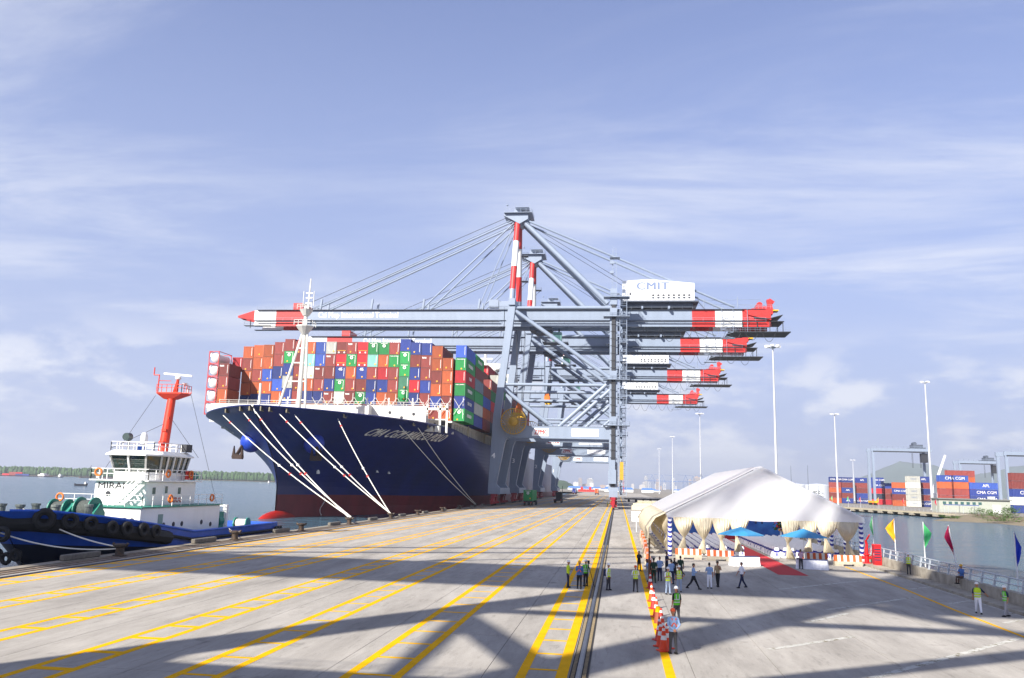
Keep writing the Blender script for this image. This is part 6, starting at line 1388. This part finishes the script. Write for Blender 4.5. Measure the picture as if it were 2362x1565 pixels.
rtg(2013, 2143, 515, 31, 'grey yard gantry crane beside the tall light mast'); rtg(2213, 2300, 600, 28, 'grey yard gantry crane above the long container block'); rtg(2318, 2440, 430, 26, 'grey yard gantry crane with dark machinery over the near block')
p = aty(2150, 1130, 520); t = thing('mobile_crane_boom', 'white angled crane boom rising above the yard containers', 'crane', (p.x, 520, 0)); m = MB(); m.beam((0, 0, 8), (8.5, 0, 30), 1.6, 1.2, w2=1.0, h2=.9); m.build('boom', CWH, t); m = MB(); m.b2((-3, -2, 0), (3, 2, 8)); m.build('base', CWH, t)
# long grey utility building
x0, x1 = aty(2166, 1160, 350).x, aty(2330, 1160, 350).x; t = thing('utility_building', 'long low grey-green building in front of the yard containers', 'building', (0, 0, 0)); GB = mat('building_grey', (168, 172, 160), .8, var=.1)
m = MB(); m.b2((x0, 350, -.1), (x1, 358, 5)); m.build('wall', GB, t); m = MB(); m.b2((x0-.5, 349.3, 5), (x1+.5, 358.6, 5.4)); rf_ = m.build('roof', mat('roof_grey', (120, 124, 122), .7), t); m = MB(); m.box((x1-6, 352, 5.9), (2, 2, .9)); m.build('roof_vent', CWH, rf_)
for k in range(7): m = MB(); m.box((x0+2+k*2.2, 349.97, 3.6), (1.2, .1, 1)); m.build('window', GLASS, t)
m = MB(); m.box((x1-5, 349.96, 1.6), (3, .12, 3.2)); m.build('door', CWH, t)
x2 = aty(2186, 1170, 330).x; t = thing('shelter', 'open shelter with blue canopy in front of the grey building', 'shelter', (0, 0, 0)); m = MB(); m.b2((x2, 330, 2.9), (x2+11, 334, 3.15)); m.build('canopy', mat('canopy_blue', (70, 90, 150), .6), t)
for x in (x2+.2, x2+5.5, x2+10.8):
    for y in (330.2, 333.8): m = MB(); m.tube((x, y, -.05), (x, y, 2.9), .08); m.build('post', GALV, t)
# light masts
def mast(px, Y, ytop, label, heads=6, r=.42):
    p = aty(px, 1150, Y); H = aty(px, ytop, Y).z; t = thing('light_mast', label, 'light mast', (p.x, Y, -.05), 0, 'tall yard light masts')
    m = MB(); m.lathe([(r*1.8, 0), (r*1.8, .4), (r, .45), (r*.45, H)], n=10); m.build('pole', mat('mast_galv', (196, 198, 200), .5, .1, var=.06), t, smooth=40)
    m = MB(); m.lathe([(.3, H-.4), (1.0, H-.3), (1.0, H-.1), (.3, H)], n=10); hd_ = m.build('head_ring', GALV, t)
    for k in range(heads): a = 2*math.pi*k/heads+.3; m = MB(); m.box((math.cos(a)*1.7, math.sin(a)*1.7, H+.1), (1.1, .9, .5), a); m.build('floodlight', CWH, hd_)
mast(1793, 235, 800, 'tall light mast rising right behind the tent roof'); mast(2150, 400, 882, 'tall light mast in front of the yard containers', 4, .6); mast(1933, 420, 956, 'light mast at the end of the yard container block', 4, .5); mast(1617, 470, 955, 'light mast behind the tent ridge, nearer the cranes', 5, .4); mast(1552, 760, 1008, 'distant light mast second from the crane leg', 4, .5); mast(1521, 1000, 1036, 'distant light mast nearest the crane leg', 4, .5); mast(1971, 760, 1062, 'thin distant light mast beside the first yard block', 4, .4)
for px, yt, lb in ((1826, 1075, 'thin lightning pole beside the white tanks'), (1865, 1074, 'thin lightning pole between the white tanks')):
    p = aty(px, 1140, 700); m = MB(); m.tube((0, 0, 0), (0, 0, aty(px, yt, 700).z), .3, .12); o = m.build('lightning_pole', CGD, None); o.location = (p.x, 700, -.05); tag(o, lb, 'pole')
# storage tanks
for px, w, Y, H, lb in ((1838, 44, 820, 13, 'squat white storage tank, the one partly behind the tent'), (1886, 52, 800, 13, 'squat white storage tank next to the yard containers')):
    p = aty(px, 1130, Y); rr = w*Y/1900/2; t = thing('storage_tank', lb, 'tank', (p.x, Y, -.05), 0, 'white storage tanks'); m = MB(); m.lathe([(rr, 0), (rr, H), (rr*.95, H+.4), (.1, H+1.6)], n=32); m.build('shell', mat('tank_paint', (186, 190, 196), .6, var=.04), t, smooth=30); m = MB(); m.b2((-rr*.2, -rr-.3, 0), (-rr*.2+.6, -rr+.3, H)); m.build('ladder', GALV, t)
# shrubs
LEAF = mat('shrub_leaf', (84, 116, 40), .7, var=.3, scale=2, two=(48, 76, 26)); translucent(LEAF, (110, 140, 40), .25)
def shrub(x, y, r, h, label, group, M_=LEAF, n=260, name='shrub', z=-.1):
    t = thing(name, label, 'shrub' if name == 'shrub' else 'tree', (x, y, z), 0, group); m = MB()
    cl = [V(random.gauss(0, r*.45), random.gauss(0, r*.3), random.uniform(.25, .8)*h) for _ in range(9)]
    for _ in range(n):
        c = random.choice(cl)+V(random.gauss(0, r*.16), random.gauss(0, r*.16), random.gauss(0, h*.1)); a = random.uniform(0, 6.3); s = random.uniform(.18, .4)*max(.6, h*.22); u = V(math.cos(a), math.sin(a), random.uniform(-.6, .6))*s; w = V(-math.sin(a), math.cos(a), random.uniform(-.6, .6))*s*.6
        c.z = max(c.z, .1); m.add([c-u, c+w, c+u, c-w], [(0, 1, 2, 3)])
    m.build('foliage', M_, t); m = MB()
    for c in cl[:5]: m.path([V(0, 0, 0), V(c.x*.5, c.y*.5, c.z*.6), c], [.08*h*.3, .05*h*.3, .02], 5)
    m.build('stem', BRN, t)
random.seed(9)
for px, py, w, h, lb in ((2325, 1194, 7, 3.0, 'largest green bush on the sandy bank by the near containers'), (2295, 1196, 4, 2.2, 'green bush on the bank beside the largest bush'), (2255, 1190, 3, 1.8, 'small green bush at the bank end of the pier'), (2352, 1203, 5, 1.6, 'low green bush near the water below the largest bush'), (2315, 1204, 4, 1.0, 'low spreading bush at the water edge of the bank'), (2195, 1196, 3, .7, 'tuft of weeds at the foot of the pier end')):
    p = gnd(px, py, -.3); shrub(p.x, p.y, w*1.3, h*1.5, lb, 'bushes on the sandy bank', n=520, z=-.5)
p = aty(1882, 1138, 520); shrub(p.x, 520, 7, 9, 'scraggy dark tree in front of the white tanks', None, mat('scrub_leaf', (70, 72, 44), .8, var=.3), 300, 'scrub_tree')
# little flags along the pier
for px, c, nm in ((1942, (120, 220, 140), 'mint'), (1990, (60, 200, 110), 'emerald'), (2024, (220, 30, 60), 'scarlet'), (2071, (240, 180, 30), 'amber'), (2130, (210, 30, 50), 'ruby'), (2197, (200, 30, 60), 'cherry')):
    g_ = pA.lerp(pB, (px-1930)/310)+n_*4; flag(g_.y, c, nm, R(180), x=g_.x, zt=5., z0=0., droop=.8, label=f'tiny {nm} pennant on the far pier')
# ---------------------------------------------------------------- far bank with mangrove forest on the left
FOR = mat('forest_green', (66, 94, 48), .9, var=.3, scale=.05, two=(36, 58, 30)); 
def far_pts(Y0, n, px0, px1): return [aty(px0+(px1-px0)*k/n, 1100, Y0) for k in range(n+1)]
L0 = 1900.
random.seed(2); bk = far_pts(L0, 40, -900, 900)
m = MB(); m.loft([[V(p.x, p.y-3, WZ-.3) for p in bk], [V(p.x, p.y+4, WZ+1.2) for p in bk], [V(p.x*1.5, p.y+900, WZ+3) for p in bk]], False); kind(m.build('far_bank', SAND))
m = MB()
for i in range(2600):
    t = random.random(); k = int(t*40); p = bk[k].lerp(bk[min(40, k+1)], t*40-k); dd = random.random()**2*120; h = random.uniform(12, 22)+dd*.02; r = random.uniform(3.5, 7)
    m.ball((p.x, p.y+dd, WZ+h*.55), (r, r, h*.5), 6, 4)
o = kind(m.build('mangrove_forest', FOR), 'stuff'); tag(o, 'dense green mangrove forest lining the far river bank', 'forest')
# far green headland and hills
def hill(name, prof, Y, M_, depth=600):
    m = MB(); rings = []
    for f in (0., .35, .7, 1.):
        rg = []
        for (px, py) in prof:
            b = aty(px, py, Y); z = max(0, b.z); rg.append(V(b.x*(1+f*depth/Y), Y+f*depth, WZ+(z-WZ)*[.0, .62, 1., .9][int(f*3+.01)]))
        rings.append(rg)
    m.loft(rings, False); return kind(m.build(name, M_, smooth=60))
HILL = mat('hill_green', (70, 90, 66), .9, var=.2, scale=.004)
def bumps(pr): 
    out = []
    for a, b in zip(pr, pr[1:]):
        for k in range(4): out.append((a[0]+(b[0]-a[0])*k/4, a[1]+(b[1]-a[1])*k/4+random.uniform(-1, 1)))
    return out+[pr[-1]]
hill('hill', bumps([(1940, 1122), (1985, 1098), (2030, 1075), (2075, 1055), (2110, 1060), (2150, 1063), (2200, 1082), (2235, 1092), (2260, 1086), (2300, 1080), (2330, 1068), (2400, 1060), (2600, 1050), (2800, 1080)]), 6500, HILL, 1200)
hill('headland', bumps([(1270, 1112), (1290, 1107), (1305, 1110), (1318, 1116), (1330, 1127)]), 2300, mat('headland_green', (56, 78, 44), .9, var=.25, scale=.02), 200)
m = MB(); m.b2((-1500, 3300, -2.2), (3500, 9500, -.5)); kind(m.build('far_land', SAND))
# city towers
random.seed(8); CT = [mat(f'city_{i}', c, .8, var=.1, scale=.02) for i, c in enumerate(((206, 204, 200), (186, 182, 178), (214, 210, 204), (170, 150, 136)))]
for i in range(54):
    px = random.uniform(1320, 1790); Y = random.uniform(4200, 5600); hh = random.uniform(6, 16) if random.random() < .7 else random.uniform(18, 30)
    if 1335 < px < 1400: hh = min(hh, 20)
    p = aty(px, 1128, Y); H = hh*Y/1900; w = random.uniform(5, 14)*Y/1900
    m = MB(); m.b2((-w/2, 0, -.6), (w/2, w*.8, H)); m.b2((-w/4, w*.2, H), (w/6, w*.6, H+H*.08)); 
    t = thing('city_tower', f'{"tall" if hh > 18 else "mid-rise" if hh > 11 else "low"} {("white", "grey", "cream", "brown")[i % 4]} block in the hazy city beyond the port', 'building', (p.x, Y, 0), 0, 'tower blocks of the far city'); m.build('block', CT[i % 4], t)
    if hh > 12:
        m = MB()
        for k in range(int(H/7)): m.b2((-w/2-.3, -.25, 4+k*7), (w/2+.3, -.05, 7+k*7))
        m.build('window_band', mat('city_window', (120, 130, 140), .4), t)
# distant blue quay cranes
m = MB()
for x in (-18, 18):
    for y in (0, 20): m.beam((x, y, 0), (x, y, 60), 2.2)
m.beam((-18, 10, 60), (0, 10, 95), 2.4); m.beam((18, 10, 60), (0, 10, 95), 2.4); m.beam((-60, 10, 58), (60, 10, 58), 3, 4); m.beam((0, 10, 95), (-62, 10, 98), 1.6); m.beam((18, 10, 60), (-18, 10, 30), 1.6); fcm = m.mesh('far_crane', mat('far_crane_blue', (104, 126, 168), .6))
for i, px in enumerate((1505, 1528, 1552, 1583, 1600, 1622, 1645, 1668)):
    Y = 3500+60*(i % 3); p = aty(px, 1128, Y); o = inst('far_quay_crane', fcm, None, (p.x, Y, -.6), random.uniform(-.3, .3)); o.scale = (.55, .6, .66); tag(o, 'small blue quay crane on the hazy skyline', 'crane', 'blue cranes on the far skyline')
# low sheds, parked trucks and red gear beyond the cranes
random.seed(12); SHB = mat('shed_blue_roof', (74, 120, 190), .6, var=.1); SHWH = mat('shed_wall', (214, 214, 212), .7)
for i in range(26):
    px = random.uniform(1318, 1570); Y = random.uniform(1150, 2300); p = aty(px, 1130, Y); w = random.uniform(14, 30); h = random.uniform(4, 7)
    t = thing('storage_shed', 'low white shed with blue roof on the port land beyond the cranes', 'shed', (p.x, Y, -.05), 0, 'blue roofed sheds beyond the cranes'); m = MB(); m.b2((-w/2, 0, 0), (w/2, 14, h*.6)); m.build('wall', SHWH, t); m = MB(); m.prism([(-w/2-.4, h*.6), (w/2+.4, h*.6), (w/2-2, h), (-w/2+2, h)], -.4, 14.4, 'y'); m.build('roof', SHB, t)
for i, px in enumerate((1436, 1343, 1362)):
    p = aty(px, 1130, 1050); H = (28 if i == 0 else 6); t = thing('red_gear', ['slim red tower standing beyond the landside crane leg', 'low red machine parked far down the quay', 'low red loader parked beside the red machine'][i], 'tower' if i == 0 else 'machine', (p.x, 1050, -.05)); m = MB()
    if i == 0: [m.beam((a, b, 0), (a*.6, b*.6, H), .6) for a in (-1.6, 1.6) for b in (-1.6, 1.6)]; [m.beam((-1.5, -1.5, z), (1.5, -1.5, z+3), .4) for z in range(2, 24, 4)]
    else: m.b2((-5, 0, 0), (5, 4, 3)); m.b2((-2, 0, 3), (1, 3, H))
    m.build('frame', CRED, t)
# river traffic
def boat(px, Y, L_, label, hullc, boxes=False, cabin=(228, 226, 220), crane_=False):
    p = aty(px, 1100, Y); t = thing('river_boat', label, 'boat', (p.x, Y, WZ)); b = L_*.09
    m = MB(); m.loft([[V(-L_/2, 0, 1.8), V(-L_/2, .1, -.5), V(-L_/2, .2, 1.8)], [V(-L_*.4, -b, 1.3), V(-L_*.4, 0, -1), V(-L_*.4, b, 1.3)], [V(L_*.42, -b, 1.3), V(L_*.42, 0, -1), V(L_*.42, b, 1.3)], [V(L_/2, -b*.8, 1.8), V(L_/2, 0, -.6), V(L_/2, b*.8, 1.8)]], True, True); m.build('hull', mat('boat_hull_%d_%d_%d' % hullc, hullc, .6, var=.15), t)
    m = MB(); ch = min(3.2, L_*.1); m.b2((L_*.3, -b*.7, 1.2), (L_*.42, b*.7, 1.2+ch)); m.b2((L_*.33, -b*.5, 1.2+ch), (L_*.39, b*.5, 1.2+ch*1.7)); c = m.build('cabin', mat('boat_cabin', cabin, .6), t); m = MB(); m.b2((L_*.325, -b*.5, 1.3+ch*1.15), (L_*.329, b*.5, 1.2+ch*1.55)); m.build('window', GLASS, c)
    if crane_: m = MB(); m.beam((-L_*.1, 0, 1), (-L_*.1, 0, 8), .8); m.beam((-L_*.1, 0, 7), (L_*.0, 0, 24), .7); m.build('derrick', CDK, t)
    if boxes:
        for i in range(int(L_*.6/14.3)):
            for j in range(2 if i % 3 else 1): k = random.choice('BORNB'); container(k, (p.x-L_*.4+i*14.3, Y, WZ+1.4+j*TH), f'{PNAME[k]} container on the river barge, {ORD[i]} from its bow, {"upper" if j else "lower"}', 'containers on the river barge', 40, '', R(-90), plain=True)
    return t
boat(55, 1500, 115, 'long red-brown barge carrying containers along the far bank', (150, 74, 54), True); boat(122, 1450, 40, 'dark blue river freighter astern of the barge', (36, 48, 84)); boat(208, 1480, 46, 'brown river freighter with a black derrick', (120, 80, 60), crane_=True); boat(255, 1500, 26, 'small white and red river boat near the tug wheelhouse', (150, 70, 60)); boat(188, 520, 9.5, 'small dark open fishing boat alone on the river', (44, 46, 56), cabin=(110, 96, 100)); boat(612, 1300, 18, 'small pale boat at the far bank beside the ship stem', (170, 176, 180))
# ---------------------------------------------------------------- air
m = MB(); m.b2((-6500, -260, WZ-3.2), (7500, 9800, 330)); hz = kind(m.build('haze', mat('dummy', (200, 200, 200))), 'stuff'); tag(hz, 'thin pale haze over the whole port', 'haze')
M_ = bpy.data.materials.new('haze_air'); M_.use_nodes = True; nn = M_.node_tree.nodes; nn.remove(nn['Principled BSDF']); pv = nn.new('ShaderNodeVolumePrincipled'); pv.inputs['Density'].default_value = .00013; pv.inputs['Color'].default_value = (.86, .91, 1., 1); pv.inputs['Anisotropy'].default_value = .2
M_.node_tree.links.new(pv.outputs[0], nn['Material Output'].inputs['Volume']); hz.data.materials[0] = M_
